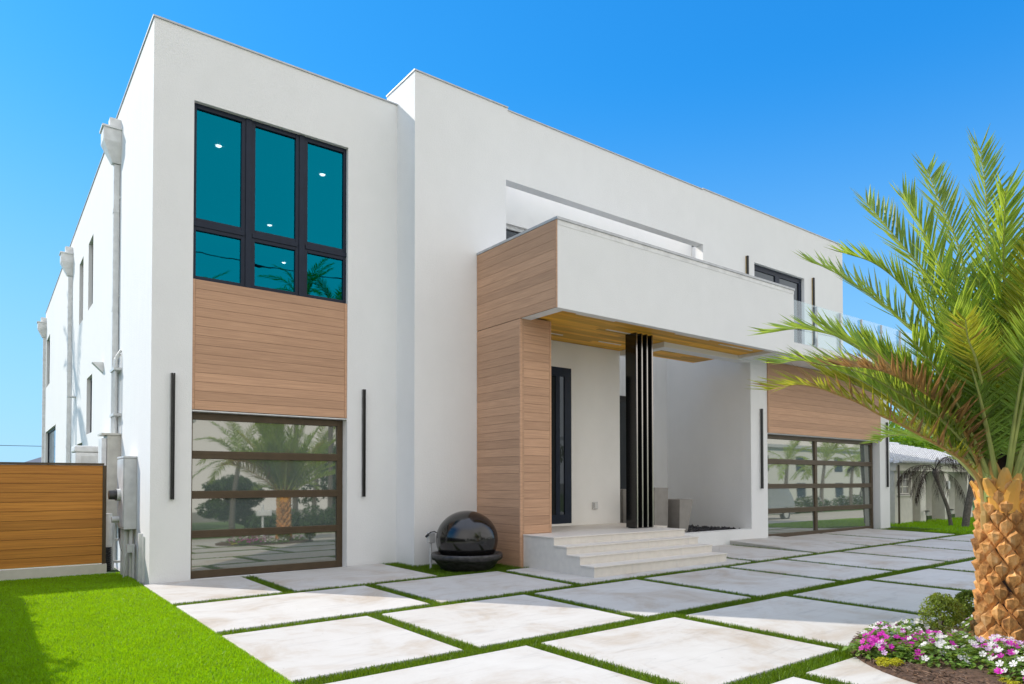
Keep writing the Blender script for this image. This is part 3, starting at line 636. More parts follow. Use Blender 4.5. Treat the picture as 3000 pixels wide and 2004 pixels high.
# ------------------------------------------------------------ fountain
FX, FY, FZ = 7.12, 10.72, .02
ft = empty('ball_fountain', (FX, FY, FZ), 'black stone ball fountain in a round basin beside the timber pier', 'fountain')
b = B(); b.lathe(FX, FY, [(.0, FZ), (.44, FZ), (.50, FZ+.06), (.58, FZ+.16), (.62, FZ+.2), (.655, FZ+.21), (.665, FZ+.29), (.65, FZ+.315), (.60, FZ+.315), (.58, FZ+.25), (.3, FZ+.2), (0, FZ+.2)], 64)
b.build('basin', 'stonerim', ft, smooth=True, fixn=True)
b = B(); b.lathe(FX, FY, [(.575*math.sin(a)*1.0+1e-4, FZ+.56-.53*math.cos(a)) for a in [math.pi*i/40 for i in range(41)]], 72)
b.build('ball', 'stone', ft, smooth=True, fixn=True)
op = empty('outlet_post', (6.62, 11.17, .03), 'grey outdoor socket on a short post with a black plug beside the fountain', 'outlet post')
b = B(); b.tube([(6.66, 11.25, 0), (6.66, 11.25, .50)], .022); b.build('post', 'greymetal', op)
b = B(); b.box(6.59, 6.73, 11.20, 11.29, .50, .70); b.build('box', 'greymetal', op, bevel=.015)
b = B(); b.tube([(6.55, 11.2, .66), (6.6, 11.15, .71), (6.68, 11.15, .72), (6.75, 11.15, .68), (6.77, 11.12, .5), (6.80, 11.1, .40), (6.74, 11.08, .34), (6.80, 11.04, .28)], .011); b.tube([(6.52, 11.2, .62), (6.57, 11.18, .67)], .022); b.build('cord', 'rubber', op)

# ------------------------------------------------------------ side gate and utilities
gt = empty('side_gate', (1.0, 14.6, 0), 'brown horizontal board gate closing the side yard left of the house', 'gate')
b = B(); n = 11; p = (1.95-.17)/n
for i in range(n): b.box(-6, 1.72, 14.60, 14.63, .17+i*p+.003, .17+(i+1)*p-.003)
b.box(-6, 1.72, 14.631, 14.65, .17, 1.95, 1); b.build('panel', ['gatewood', 'woodgap'], gt)
b = B(); b.box(-6, 1.74, 14.58, 14.66, 1.952, 1.99); b.box(1.722, 1.78, 14.59, 14.65, .12, 1.95); b.build('frame', 'bronze', gt)
b = B(); b.box(-6, 1.79, 14.54, 14.68, -.06, .155); o = b.build('gate_kerb', 'tile'); tag(o, 'pale concrete kerb running under the brown gate', 'kerb')
# cabinets
c1 = empty('electrical_cabinet', (2.0, 15.47, .85), 'tall tan electrical cabinet on the side wall behind the gate end', 'electrical cabinet')
b = B(); b.box(1.89, XA-.001, 15.47, 16.0, .86, 2.56); b.build('box', 'tanmetal', c1, bevel=.008)
b = B(); b.box(1.80, 1.884, 15.49, 15.99, .98, 2.5); b.build('door', 'whitemetal', c1, bevel=.006)
b = B(); b.box(1.79, XA-.001, 15.44, 16.03, 2.562, 2.60); b.build('rain_hood', 'tanmetal', c1)
b = B()
for i in range(7): b.box(1.797, 1.7995, 15.55, 15.62, 1.55+i*.055, 1.58+i*.055)
b.build('warning_label', 'red', c1)
for z in (1.75, 1.2): 
    b = B(); b.tube([(1.80, 15.46, z), (1.72, 15.46, z)], .022); b.tube([(1.73, 15.46, z-.04), (1.73, 15.46, z+.04)], .014); b.build('latch', 'pvc', c1)
b = B()
for i, (y_, z2) in enumerate([(15.55, 4.25), (15.66, 4.2), (15.80, 4.22), (15.92, 4.15)]):
    b.tube([(2.03, y_, 2.6), (2.03, y_, z2-.3), (2.05, y_, z2-.12), (2.12, y_-.02, z2)], .024)
for z in (2.95, 3.85): b.box(1.99, XA-.001, 15.48, 16.0, z, z+.05)
b.build('conduit', 'pvc', c1)
c2 = empty('meter_cabinet', (2.0, 13.65, .8), 'grey utility cabinet with a round glass electric meter near the front corner', 'meter cabinet')
b = B(); b.box(1.93, XA-.001, 13.65, 14.35, .82, 2.06); b.box(1.915, XA-.001, 13.64, 14.36, 2.062, 2.10); b.box(1.915, 1.9295, 13.66, 14.34, .86, 2.05); b.build('box', 'greymetal', c2, bevel=.008)
b = B(); b.tube([(1.93, 13.98, 1.42), (1.84, 13.98, 1.42)], .10, 24); b.tube([(1.84, 13.98, 1.42), (1.74, 13.98, 1.42)], [.085, .08], 24); b.build('meter', 'stonerim', c2)
b = B(); b.tube([(1.93, 13.98, 1.42), (1.86, 13.98, 1.42)], .105, 24); b.build('meter_ring', 'pvc', c2)
b = B(); b.tube([(1.93, 14.1, .98), (1.80, 14.1, .98)], [.055, .055], 16); b.build('pipe_stub', 'pvc', c2)
b = B()
for (x, y_, z1, r, mi) in [(2.02, 13.95, .82, .055, 0), (2.06, 13.75, .82, .03, 0), (1.99, 14.15, .82, .018, 0), (2.08, 13.62, .55, .018, 0), (2.02, 14.28, .82, .05, 0)]:
    b.tube([(x, y_, -.03), (x, y_, z1)], r, 12)
b.tube([(2.0, 13.7, .5), (1.97, 13.68, .35), (2.0, 13.72, .2), (1.95, 13.78, -.03)], .014)
b.box(1.98, 2.1, 13.62, 13.72, .42, .56)
b.build('conduit', 'pvc', c2)
b = B(); b.tube([(2.0, 14.6, .85), (2.0, 14.55, .6), (2.0, 14.3, .42), (2.02, 14.05, .38)], .028); b.build('flexible_conduit', 'rubber', c2)
b = B(); b.box(XA-.06, XA-.001, 13.05, 13.13, -.03, .78); b.box(XA-.035, XA-.001, 12.86, 12.89, -.03, .74)
o = b.build('cable_channel', 'whitemetal'); tag(o, 'narrow perforated metal channel fixed low on the side wall by the corner', 'cable channel')
dp = empty('drain_pipe', (1.85, 14.95, 0), 'white and black corrugated drain pipe beside the gate end', 'drain pipe')
b = B(); b.tube([(1.86, 15.1, .42), (1.86, 15.1, 1.05)], .085, 16); b.build('pipe', 'pvc', dp)
b = B(); pr = [(.075+.014*(i % 2), -.03+.45*i/24) for i in range(25)]; b.lathe(1.85, 15.08, pr, 20); b.build('corrugated_pipe', 'rubber', dp)
b = B(); b.tube([(1.95, 15.2, -.03), (1.95, 15.2, .86)], .045, 12); b.box(1.86, XA, 15.16, 15.24, .52, .56); b.box(1.86, XA, 15.16, 15.24, .1, .14); b.build('riser', 'greymetal', dp)
wh = empty('water_heater', (1.85, 17.6, 0), 'white boxy water heater on the side wall showing above the gate', 'water heater')
b = B(); b.box(1.52, XA-.002, 17.2, 17.9, .9, 2.28); b.box(1.50, XA-.002, 17.18, 17.92, 2.282, 2.42); b.build('casing', 'whitemetal', wh, bevel=.03)
b = B(); b.box(1.62, 1.95, 17.195, 17.199, 1.9, 2.2); b.build('sticker', 'pvc', wh)

# ------------------------------------------------------------ vegetation generators
M['palm'] = leaf('palm_leaflet', (.18, .29, .045), (.56, .68, .07), .65, .48, .42, spec=.5)
M['palmyel'] = leaf('palm_leaflet_yellow', (.32, .34, .035), (.50, .48, .03), .35, .4, .4)
M['palmdry'] = leaf('palm_leaflet_dry', (.36, .22, .09), (.45, .25, .08), .4, .3, .5)
M['rib'] = plain('palm_rib', (.32, .36, .10), .4, var=.2)
M['ribdry'] = plain('palm_rib_dry', (.42, .26, .08), .45, var=.2)
M['deadleaf'] = leaf('dead_palm_leaf', (.045, .028, .022), (.05, .03, .02), .4, .2, .8)
M['trunkgrey'] = plain('palm_bark', (.14, .12, .10), .9, var=.35, scale=20, bump=.5, bscale=30)
M['boxwood'] = leaf('boxwood_leaf', (.16, .22, .03), (.42, .48, .04), .7, .38)
M['hedge'] = leaf('hedge_leaf', (.05, .10, .02), (.12, .22, .03), .45, .35)
M['tree'] = leaf('tree_leaf', (.16, .29, .02), (.40, .60, .02), .5, .42)
M['impleaf'] = leaf('impatiens_leaf', (.15, .25, .05), (.36, .5, .06), .55, .38)
M['magenta'] = leaf('petal_magenta', (.66, .025, .46), (.75, .04, .6), .25, .35)
M['white'] = leaf('petal_white', (.80, .76, .74), (.8, .78, .75), .08, .3)
M['lilac'] = leaf('petal_lilac', (.66, .42, .66), (.7, .5, .7), .2, .3)
M['sedum'] = leaf('sedum_leaf', (.50, .48, .02), (.6, .55, .02), .3, .35)
def catmull(pts, n):
    P = [Vector(p) for p in pts]; P = [P[0]*2-P[1]]+P+[P[-1]*2-P[-2]]; out = []
    L = [0]
    for i in range(1, len(P)-2): L.append(L[-1]+(P[i+1]-P[i]).length)
    for k in range(n):
        s = L[-1]*k/(n-1); i = 0
        while i < len(L)-2 and s > L[i+1]: i += 1
        t = (s-L[i])/max(1e-6, L[i+1]-L[i]); p0, p1, p2, p3 = P[i:i+4]
        out.append(.5*((2*p1)+(p2-p0)*t+(2*p0-5*p1+4*p2-p3)*t*t+(3*p1-p0-3*p2+p3)*t**3))
    return out, L[-1]
def frond(name, pts, parent, leafmat, ribmat, hint=(0, 0, 1), lmax=.46, npair=62, vang=32, r0=.024, start=.14, seed=0, drysplit=None, wleaf=.0235, droop=.0):
    rd = random.Random(seed); N = 48
    C, L = catmull(pts, N); h = Vector(hint).normalized()
    b = B(); b.tube(C, [r0*(1-.86*i/(N-1))*(1.7 if i < 3 else 1) for i in range(N)], 6, 1)
    for k in range(npair):
        t = start+(1-start)*(k+.5)/npair
        for s in (-1, 1):
            tt = min(.995, max(.05, t+rd.uniform(-.006, .006))); f = tt*(N-1); i = min(N-2, int(f)); a = f-i
            p = C[i].lerp(C[i+1], a); T = (C[i+1]-C[i]).normalized()
            U = h-T*h.dot(T); U.normalize(); S = T.cross(U)
            u = (tt-start)/(1-start)
            ln = lmax*(min(1, .25+u*3.2) if u < .3 else 1)*(1-.45*max(0, (u-.45)/.55)**1.3)*rd.uniform(.88, 1.1)
            an = R(62-34*u+rd.uniform(-6, 6)); va = R(vang+rd.uniform(-16, 16))
            D = T*math.cos(an)+(S*s*math.cos(va)+U*math.sin(va))*math.sin(an); D.normalize()
            Wd = D.cross(U*math.cos(va)-S*s*math.sin(va)); Wd.normalize(); w_ = wleaf*rd.uniform(.8, 1.2)
            fold = D.cross(Wd)*w_*.35
            tip = p+D*ln+Vector((0, 0, -droop*ln*rd.uniform(.5, 1.4)))
            m1 = p+D*ln*.42+Vector((0, 0, -droop*ln*.2))
            q = [p-Wd*w_*.35, p+Wd*w_*.35, m1-Wd*w_*.5+fold, m1+Wd*w_*.5+fold, m1, tip, p]
            mi = 0
            if drysplit is not None and rd.random() < drysplit: mi = 2
            b.add(q, [(0, 6, 4, 2), (6, 1, 3, 4), (2, 4, 5), (4, 3, 5)], mi)
    mats = [leafmat, ribmat]+(['palmdry'] if drysplit is not None else [])
    return b.build(name, mats, parent)
# --- the big date palm
PX, PY = 7.92, 2.48
palm = empty('date_palm', (PX, PY, 0), 'large date palm with orange scaly trunk and arching green fronds in the flower bed', 'palm tree')
m, n_, b_ = mat('palm_boot'); M['boot'] = m; setc(b_, (.5, .27, .11), .75, 0, .25)
g = n_.nodes.new('ShaderNodeNewGeometry'); sp = n_.nodes.new('ShaderNodeTexNoise'); mp = mapping(n_, (9, 9, 5)); sp.inputs['Scale'].default_value = 1; sp.inputs['Detail'].default_value = 7; sp.inputs['Roughness'].default_value = .7
n_.links.new(mp.outputs[0], sp.inputs['Vector'])
rp = n_.nodes.new('ShaderNodeValToRGB'); e = rp.color_ramp.elements; e[0].position = .3; e[0].color = (.17, .07, .028, 1); e[1].position = .52; e[1].color = (.66, .32, .10, 1); q = e.new(.72); q.color = (.80, .52, .26, 1)
n_.links.new(sp.outputs['Fac'], rp.inputs['Fac'])
mr = n_.nodes.new('ShaderNodeMapRange'); mr.inputs[3].default_value = .6; mr.inputs[4].default_value = 1.15; n_.links.new(g.outputs['Random Per Island'], mr.inputs[0])
mx = n_.nodes.new('ShaderNodeMix'); mx.data_type = 'RGBA'; mx.blend_type = 'MULTIPLY'; mx.inputs[0].default_value = 1
n_.links.new(rp.outputs['Color'], mx.inputs[6]); n_.links.new(mr.outputs[0], mx.inputs[7]); n_.links.new(mx.outputs[2], b_.inputs['Base Color'])
mp3 = mapping(n_, (30, 30, 8)); s3 = n_.nodes.new('ShaderNodeTexNoise'); s3.inputs['Scale'].default_value = 1; s3.inputs['Detail'].default_value = 5; n_.links.new(mp3.outputs[0], s3.inputs['Vector'])
bu = n_.nodes.new('ShaderNodeBump'); bu.inputs['Strength'].default_value = .5; bu.inputs['Distance'].default_value = .012; n_.links.new(s3.outputs['Fac'], bu.inputs['Height']); n_.links.new(bu.outputs['Normal'], b_.inputs['Normal'])
M['petiole'] = plain('petiole_orange', (.74, .40, .06), .5, var=.35, scale=8)
def trad(z): return .200+.075*max(0, 1-z/.5)**1.4-.012*z/1.7
b = B(); b.lathe(PX, PY, [(trad(z)-.012, z) for z in [i*.1-.05 for i in range(19)]]+[(.14, 1.9), (0, 1.95)], 40); b.build('trunk', plain('trunk_core', (.035, .018, .01), .9, var=.4), palm, smooth=True, fixn=True)
b = B(); NR = 8; row = 0; z = .0
while z < 1.62:
    for k_ in range(NR):
        a = 2*math.pi*(k_+.5*(row % 2))/NR+random.uniform(-.05, .05)+row*.035
        zz = z+random.uniform(-.018, .018); hw = math.pi/NR*.96; hh = .114*random.uniform(.9, 1.08); o = random.uniform(.042, .066)
        def S(da, dz, out): 
            r = trad(zz+dz)+out; return (PX+r*math.cos(a+da), PY+r*math.sin(a+da), zz+dz)
        cut = random.uniform(.25, .6)
        vs = [S(0, -hh, -.012), S(-hw*.55, -hh*.55, -.008), S(-hw, hh*.05, -.014), S(-hw*.5, hh*.62, -.016), S(0, hh, -.018), S(hw*.5, hh*.62, -.016), S(hw, hh*.05, -.014), S(hw*.55, -hh*.55, -.008),
              S(0, -hh*.52, o*.5), S(-hw*.50, -hh*.12, o*.72), S(-hw*.56, hh*.25, o*.85), S(0, hh*cut, o*1.18), S(hw*.56, hh*.25, o*.85), S(hw*.50, -hh*.12, o*.72), S(0, -hh*.05, o*.86)]
        b.add(vs, [(0,7,8),(0,8,1),(1,8,9),(1,9,2),(7,13,8),(7,6,13),(2,9,10),(6,12,13),(2,10,3),(6,5,12),(3,10,11),(3,11,4),(5,4,11),(5,11,12),(8,13,14),(8,14,9),(9,14,10),(13,12,14),(10,14,11),(12,11,14)])
    z += .1; row += 1
b.build('leaf_base', 'boot', palm, fixn=False)
FR = {
 'F1':[(7.77,2.52,2.01),(7.82,2.55,3.36),(7.92,2.58,4.43),(7.99,2.65,5.02)],
 'F2':[(7.87,2.44,2.01),(7.71,2.37,3.01),(7.49,2.31,3.73),(7.27,2.22,4.24)],
 'F3':[(7.73,2.55,2.08),(7.77,2.66,3.20),(7.84,2.80,4.01),(7.87,3.00,4.60),(8.00,3.15,4.99)],
 'F4':[(7.73,2.55,2.01),(7.51,2.67,3.20),(7.32,2.76,3.65),(7.13,2.86,4.07),(6.97,2.95,4.36)],
 'F5':[(7.71,2.57,2.04),(7.56,2.74,3.15),(7.43,2.94,3.69),(7.30,3.17,4.10),(7.29,3.45,4.55)],
 'F6':[(7.71,2.57,1.91),(7.53,2.79,2.72),(7.42,3.01,3.09),(7.40,3.20,3.32),(7.37,3.40,3.54),(7.27,3.79,3.90),(7.22,4.02,4.06)],
 'F7':[(7.73,2.55,1.98),(7.58,2.66,2.68),(7.42,2.79,3.04),(7.24,2.96,3.37),(7.09,3.08,3.62),(6.92,3.23,3.80),(6.74,3.39,3.89)],
 'F8':[(7.68,2.59,1.85),(7.44,2.82,2.45),(7.14,3.12,2.77),(6.97,3.33,2.95),(6.86,3.51,3.09),(6.75,3.68,3.17),(6.64,3.87,3.22),(6.50,4.09,3.20)],
 'F9':[(7.70,2.58,1.78),(7.38,2.80,2.24),(7.01,3.06,2.52),(6.75,3.23,2.68),(6.56,3.36,2.75),(6.37,3.48,2.77),(6.22,3.58,2.81),(6.04,3.69,2.78)],
 'F10':[(7.69,2.59,1.61),(7.53,2.67,1.84),(7.22,2.86,2.05),(6.96,3.00,2.19),(6.75,3.10,2.28),(6.54,3.20,2.39),(6.32,3.31,2.47),(6.16,3.36,2.51),(5.95,3.46,2.54),(5.72,3.57,2.49)],
 'F11':[(7.69,2.59,1.75),(7.50,2.65,2.12),(7.25,2.74,2.35),(6.99,2.83,2.50),(6.69,2.94,2.63),(6.42,3.03,2.68),(6.15,3.11,2.68)],
 'F12':[(7.79,2.51,1.91),(7.52,2.47,2.34),(7.20,2.40,2.53),(6.84,2.33,2.73),(6.46,2.25,2.83),(6.10,2.14,2.92)]}
f2c = -fw
H1 = {'F1': f2c, 'F2': f2c, 'F3': f2c+Vector((0, 0, .5)), 'F4': f2c*.8+Vector((0, 0, .6)), 'F5': f2c*.8+Vector((0, 0, .7)), 'F12': Vector((0, 0, 1))}
for i, (kf, pts) in enumerate(FR.items()):
    base = Vector((PX, PY, pts[0][2]-.42)); d0 = (Vector(pts[0])-Vector((PX, PY, pts[0][2]))); d0.normalize()
    pts = [tuple(base+d0*.2)]+[tuple(Vector(p)) for p in pts]
    lm, rm, ds = 'palm', 'rib', None
    if kf in ('F9',): ds = .12
    if kf == 'F10': lm, rm, ds = 'palmyel', 'ribdry', .35
    if kf == 'F11': lm, rm = 'palmdry', 'ribdry'
    if kf == 'F12': lm = 'palmyel'; ds = .05
    frond('frond', pts, palm, lm, rm, H1.get(kf, Vector((0, 0, 1))+f2c*.35), lmax=.52 if kf != 'F12' else .36, npair=78, seed=i, drysplit=ds, start=.2, vang=25, droop=.04)
rd = random.Random(5)
for i in range(44):
    az = -2.25+2*math.pi*i*.618+rd.uniform(-.12, .12); el = R([78, 58, 40, 66, 50, 28][i % 6]+rd.uniform(-6, 6)); L = rd.uniform(2.3, 2.9)
    # keep the view side in front of the camera free of long fronds
    tocam = math.cos(az-math.atan2(-PY, -PX))
    if tocam > .55 and el < R(60): el = R(62); L *= .8
    lat = Vector((math.cos(az), math.sin(az), 0)).dot(rt)
    if lat < -.35: el = max(el, R(54)); L *= .82
    hz = Vector((math.cos(az), math.sin(az), 0)); P0 = Vector((PX, PY, 1.55))+hz*.12
    pts = [P0]; d_ = hz*math.cos(el)+Vector((0, 0, 1))*math.sin(el); seg = L/6; p = P0
    for k_ in range(6):
        p = p+d_*seg; pts.append(tuple(p)); d_ = (d_+Vector((0, 0, -.10-.05*math.cos(el)*k_/2))).normalized()
    frond('frond', pts, palm, 'palm' if i % 7 else 'palmyel', 'rib', Vector((0, 0, 1))-hz*math.sin(el), npair=64, seed=100+i, start=.2, vang=28, droop=.05)
# petiole bases flaring out of the crown: orange at the trunk, olive higher up
n_ = M['petiole'].node_tree; bs = n_.nodes['Principled BSDF']
tcp = n_.nodes.new('ShaderNodeTexCoord'); sep = n_.nodes.new('ShaderNodeSeparateXYZ'); n_.links.new(tcp.outputs['Object'], sep.inputs[0])
nzp = n_.nodes.new('ShaderNodeTexNoise'); nzp.inputs['Scale'].default_value = 14; nzp.inputs['Detail'].default_value = 6; n_.links.new(tcp.outputs['Object'], nzp.inputs['Vector'])
ma = n_.nodes.new('ShaderNodeMath'); ma.operation = 'MULTIPLY_ADD'; ma.inputs[1].default_value = .35; n_.links.new(nzp.outputs['Fac'], ma.inputs[0]); n_.links.new(sep.outputs[2], ma.inputs[2])
rp = n_.nodes.new('ShaderNodeValToRGB'); mrp = n_.nodes.new('ShaderNodeMapRange'); mrp.inputs[1].default_value = 1.72; mrp.inputs[2].default_value = 2.2; n_.links.new(ma.outputs[0], mrp.inputs[0]); n_.links.new(mrp.outputs[0], rp.inputs['Fac'])
e = rp.color_ramp.elements; e[0].color = (.74, .36, .06, 1); e[1].color = (.28, .26, .12, 1); q = e.new(.45); q.color = (.62, .36, .10, 1)
n_.links.new(rp.outputs['Color'], bs.inputs['Base Color'])
b = B(); rd = random.Random(9)
for i in range(30):
    az = 2*math.pi*i*.618+rd.uniform(-.1, .1); hz = Vector((math.cos(az), math.sin(az), 0)); f = i/29; z0 = 1.34+.30*f; ln = rd.uniform(.24, .38); el = R(48+34*f)
    s = hz.cross(Vector((0, 0, 1))); p = Vector((PX, PY, z0))+hz*(.17-.05*f); d_ = hz*math.cos(R(80))+Vector((0, 0, 1))*math.sin(R(80)); vs = []; K = 6
    for j in range(K+1):
        t = j/K; w_ = .088*(1-t)**.75+.020; th = .05*(1-t)+.018
        nrm = s.cross(d_)*-1
        if nrm.dot(hz) < 0: nrm = -nrm
        vs += [p-s*w_, p-s*w_*.5+nrm*th*.55, p+nrm*th*.8, p+s*w_*.5+nrm*th*.55, p+s*w_, p-nrm*th*.4]
        el2 = R(80)+(el-R(80))*min(1, t*1.3); d_ = hz*math.cos(el2)+Vector((0, 0, 1))*math.sin(el2); p = p+d_*ln/K
    fs = [(j*6+q, j*6+(q+1) % 6, (j+1)*6+(q+1) % 6, (j+1)*6+q) for j in range(K) for q in range(6)]; fs.append(tuple(K*6+q for q in range(6)))
    b.add(vs, fs)
b.build('petiole', 'petiole', palm, fixn=True)

def leafcloud(n, cens, size, flat=0):
    # cens: list of (x,y,z,rx,ry,rz); leaves scattered on/in clumps
    C = np.array(cens); wgt = C[:, 3]*C[:, 4]+C[:, 4]*C[:, 5]; idx = rng.choice(len(C), n, p=wgt/wgt.sum())
    d = rng.normal(size=(n, 3)); d /= np.linalg.norm(d, axis=1)[:, None]
    r = rng.uniform(.45, 1.0, n)**.45
    P = C[idx, :3]+d*C[idx, 3:6]*r[:, None]
    nrm = d*.7+rng.normal(size=(n, 3))*.6+np.array([0, 0, .35]); nrm /= np.linalg.norm(nrm, axis=1)[:, None]
    a = np.cross(nrm, rng.normal(size=(n, 3))); a /= np.linalg.norm(a, axis=1)[:, None]; c = np.cross(nrm, a)
    s = size*rng.uniform(.6, 1.3, n)[:, None]
    V = np.zeros((n, 4, 3)); V[:, 0] = P-a*s; V[:, 1] = P+c*s*.42; V[:, 2] = P+a*s; V[:, 3] = P-c*s*.42
    return V, np.arange(n*4).reshape(n, 4)
# --- planting bed
b = B(); NB = 60; cx, cy, rr = 7.45, 2.05, 1.53
vs = [(cx, cy, .10)]; 
for (r, zf) in ((.9, .07), (rr-.1, .035), (rr, .02), (rr+.004, -.06)):
    vs += [(cx+r*math.cos(2*math.pi*k_/NB), cy+r*math.sin(2*math.pi*k_/NB), gz(cx+r*math.cos(2*math.pi*k_/NB), cy)+zf) for k_ in range(NB)]
fs = [(0, 1+k_, 1+(k_+1) % NB) for k_ in range(NB)]
for j in range(3): fs += [(1+j*NB+k_, 1+(j+1)*NB+k_, 1+(j+1)*NB+(k_+1) % NB, 1+j*NB+(k_+1) % NB) for k_ in range(NB)]
b.add(vs, fs); struct(b.build('planting_bed', 'mulch', fixn=True))
b = B(); rd = random.Random(3)
for i in range(4200):
    a = rd.uniform(1.4, 5.6); r = rr*math.sqrt(rd.uniform(.25, .985)); x, y_ = cx+r*math.cos(a), cy+r*math.sin(a)
    z = gz(x, y_)+.03+.04*max(0, (rr-r)/rr)+rd.uniform(0, .018); l = rd.uniform(.012, .045); w_ = rd.uniform(.003, .008); an = rd.uniform(0, 6.28); ti = rd.uniform(-.35, .35)
    d_ = Vector((math.cos(an)*math.cos(ti), math.sin(an)*math.cos(ti), math.sin(ti)))*l; s = Vector((-math.sin(an), math.cos(an), 0))*w_; c_ = Vector((x, y_, z)); u = Vector((0, 0, w_*.9))
    b.add([c_-d_-s, c_-d_+s, c_+d_+s*.6, c_+d_-s*.6, c_-d_+u, c_+d_+u], [(0,1,2,3),(0,4,5,3),(1,2,5,4),(0,1,4),(3,5,2)])
o = b.build('mulch', 'chip'); tag(o, 'shredded brown bark mulch covering the flower bed edge', 'mulch', kind='stuff')
# --- impatiens plants
def impatiens(x, y, rad, h, flow, label, seed):
    rd = random.Random(seed); z0 = gz(x, y)+.04
    h *= 1.0; e = empty('impatiens_plant', (x, y, z0), label, 'flower', 'impatiens around the palm trunk')
    b = B()
    for i in range(int(330*rad/.25)):
        a = rd.uniform(0, 6.283); u = math.sqrt(rd.random()); r = rad*u; zz = z0+h*(1-u*u*.75)*rd.uniform(.35, 1.0)
        p = Vector((x+r*math.cos(a), y+r*math.sin(a), zz)); ln = rd.uniform(.034, .064); wd = ln*.42
        ti = rd.uniform(-.5, .6)-.25*u; aa = a+rd.uniform(-1.2, 1.2)
        D = Vector((math.cos(aa)*math.cos(ti), math.sin(aa)*math.cos(ti), math.sin(ti))); S = D.cross(Vector((rd.uniform(-.4, .4), rd.uniform(-.4, .4), 1))).normalized()
        U = S.cross(D)*wd*.35
        b.add([p, p+D*ln*.45-S*wd+U, p+D*ln*.5, p+D*ln*.45+S*wd+U, p+D*ln*1.05], [(0,2,1),(0,3,2),(1,2,4),(2,3,4)])
    b.build('foliage', 'impleaf', e)
    cols = {}
    for i in range(int(rd.uniform(22, 30)*rad/.25)):
        c = rd.choices(flow[0], flow[1])[0]; bb = cols.setdefault(c, B())
        a = rd.uniform(0, 6.283); u = math.sqrt(rd.random()); r = rad*u*1.02; zz = z0+h*(1-u*u*.7)*1.0+.012
        p = Vector((x+r*math.cos(a), y+r*math.sin(a), zz)); nn = Vector((math.cos(a)*u*.8, math.sin(a)*u*.8, 1))+Vector((rd.uniform(-.5, .5)-.3, rd.uniform(-.5, .5), rd.uniform(-.3, .2)))
        nn.normalize(); A = nn.cross(Vector((.3, .5, .1))).normalized(); Cc = nn.cross(A); s = rd.uniform(.024, .033)
        vs = [p-nn*.004]; fs = []
        for k_ in range(5):
            t = 6.283*k_/5
            for (da, rr_, up_) in ((-.5, .75, .002), (-.28, 1.05, .006), (.0, .92, .004), (.28, 1.05, .006), (.5, .75, .002)):
                q = t+da; vs.append(p+(A*math.cos(q)+Cc*math.sin(q))*s*rr_+nn*up_)
            o_ = 1+k_*5; fs.append((0, o_, o_+1, o_+2)); fs.append((0, o_+2, o_+3, o_+4))
        bb.add(vs, fs)
    for c, bb in cols.items(): bb.build('blossom', c, e)
rd = random.Random(21)
MG, WH, MX, LI = (['magenta', 'lilac'], [7, 1]), (['white', 'lilac'], [9, 1]), (['white', 'magenta', 'lilac'], [4, 3, 2]), (['lilac', 'white'], [3, 2])
plants = [(6.60, 2.98, .25, .16, MG, 'magenta impatiens at the left tip of the flower bed beside the turf strip'),
 (6.85, 2.72, .24, .2, (['white', 'magenta'], [5, 3]), 'white impatiens with a few magenta blooms near the yellow sedum'),
 (6.62, 2.55, .22, .18, (['white'], [1]), 'leafy white impatiens with few blooms at the mulch edge behind the sedum'),
 (6.92, 3.1, .24, .17, MG, 'magenta impatiens along the back left rim of the bed'),
 (7.28, 3.12, .22, .12, WH, 'white impatiens at the back rim left of the round boxwood'),
 (7.2, 2.82, .24, .14, (['magenta', 'lilac', 'white'], [6, 1, 1]), 'pink and magenta impatiens in front of the round boxwood'),
 (7.1, 2.55, .26, .2, (['white', 'lilac'], [6, 1]), 'white impatiens in the middle of the bed left of the palm'),
 (7.45, 2.72, .2, .12, (['white', 'lilac', 'magenta'], [3, 2, 1]), 'mixed pale impatiens between boxwood and palm trunk'),
 (6.8, 2.28, .24, .19, (['lilac', 'white'], [2, 3]), 'pale lilac and white impatiens right of the bare mulch'),
 (7.05, 2.2, .24, .19, MG, 'magenta impatiens just in front of the palm trunk'),
 (7.3, 2.3, .22, .17, (['white', 'lilac'], [3, 3]), 'lilac and white impatiens touching the palm trunk base'),
 (6.68, 1.98, .24, .18, (['white', 'magenta'], [4, 2]), 'white impatiens at the lower edge of the picture with magenta dots'),
 (6.95, 1.85, .25, .19, WH, 'dense white impatiens at the lower right below the palm trunk'),
 (7.25, 1.95, .24, .19, (['lilac', 'white'], [3, 3]), 'pale lilac impatiens right of the palm base'),
 (7.5, 2.02, .24, .19, (['lilac', 'magenta'], [3, 2]), 'lilac and pink impatiens at the right frame edge by the palm'),
 (7.2, 1.62, .25, .2, (['white', 'magenta'], [3, 1]), 'white impatiens at the far lower right corner'),
 (6.55, 1.7, .24, .18, MX, 'mixed impatiens at the bottom edge of the bed'),
 (7.62, 3.2, .2, .15, (['white'], [1]), 'white impatiens behind the round boxwood at the far rim'),
 (7.12, 3.25, .2, .12, (['white', 'lilac'], [6, 2]), 'white impatiens overhanging the slab at the back rim of the bed'),
 (7.45, 3.36, .2, .1, (['white', 'magenta'], [5, 1]), 'white impatiens at the back rim just behind the boxwood ball'),
 (6.58, 2.80, .18, .13, (['magenta'], [1]), 'low magenta impatiens directly above the bare mulch'),
 (6.47, 3.08, .2, .13, (['magenta', 'white'], [5, 1]), 'outermost magenta impatiens spilling over the left rim of the bed'),
 (8.3, 2.75, .22, .2, (['white', 'lilac'], [1, 1]), 'white and lilac impatiens behind the palm trunk')]
for i, (x, y, r_, h_, fl, lb) in enumerate(plants): impatiens(x, y, r_, h_, fl, lb, 50+i)
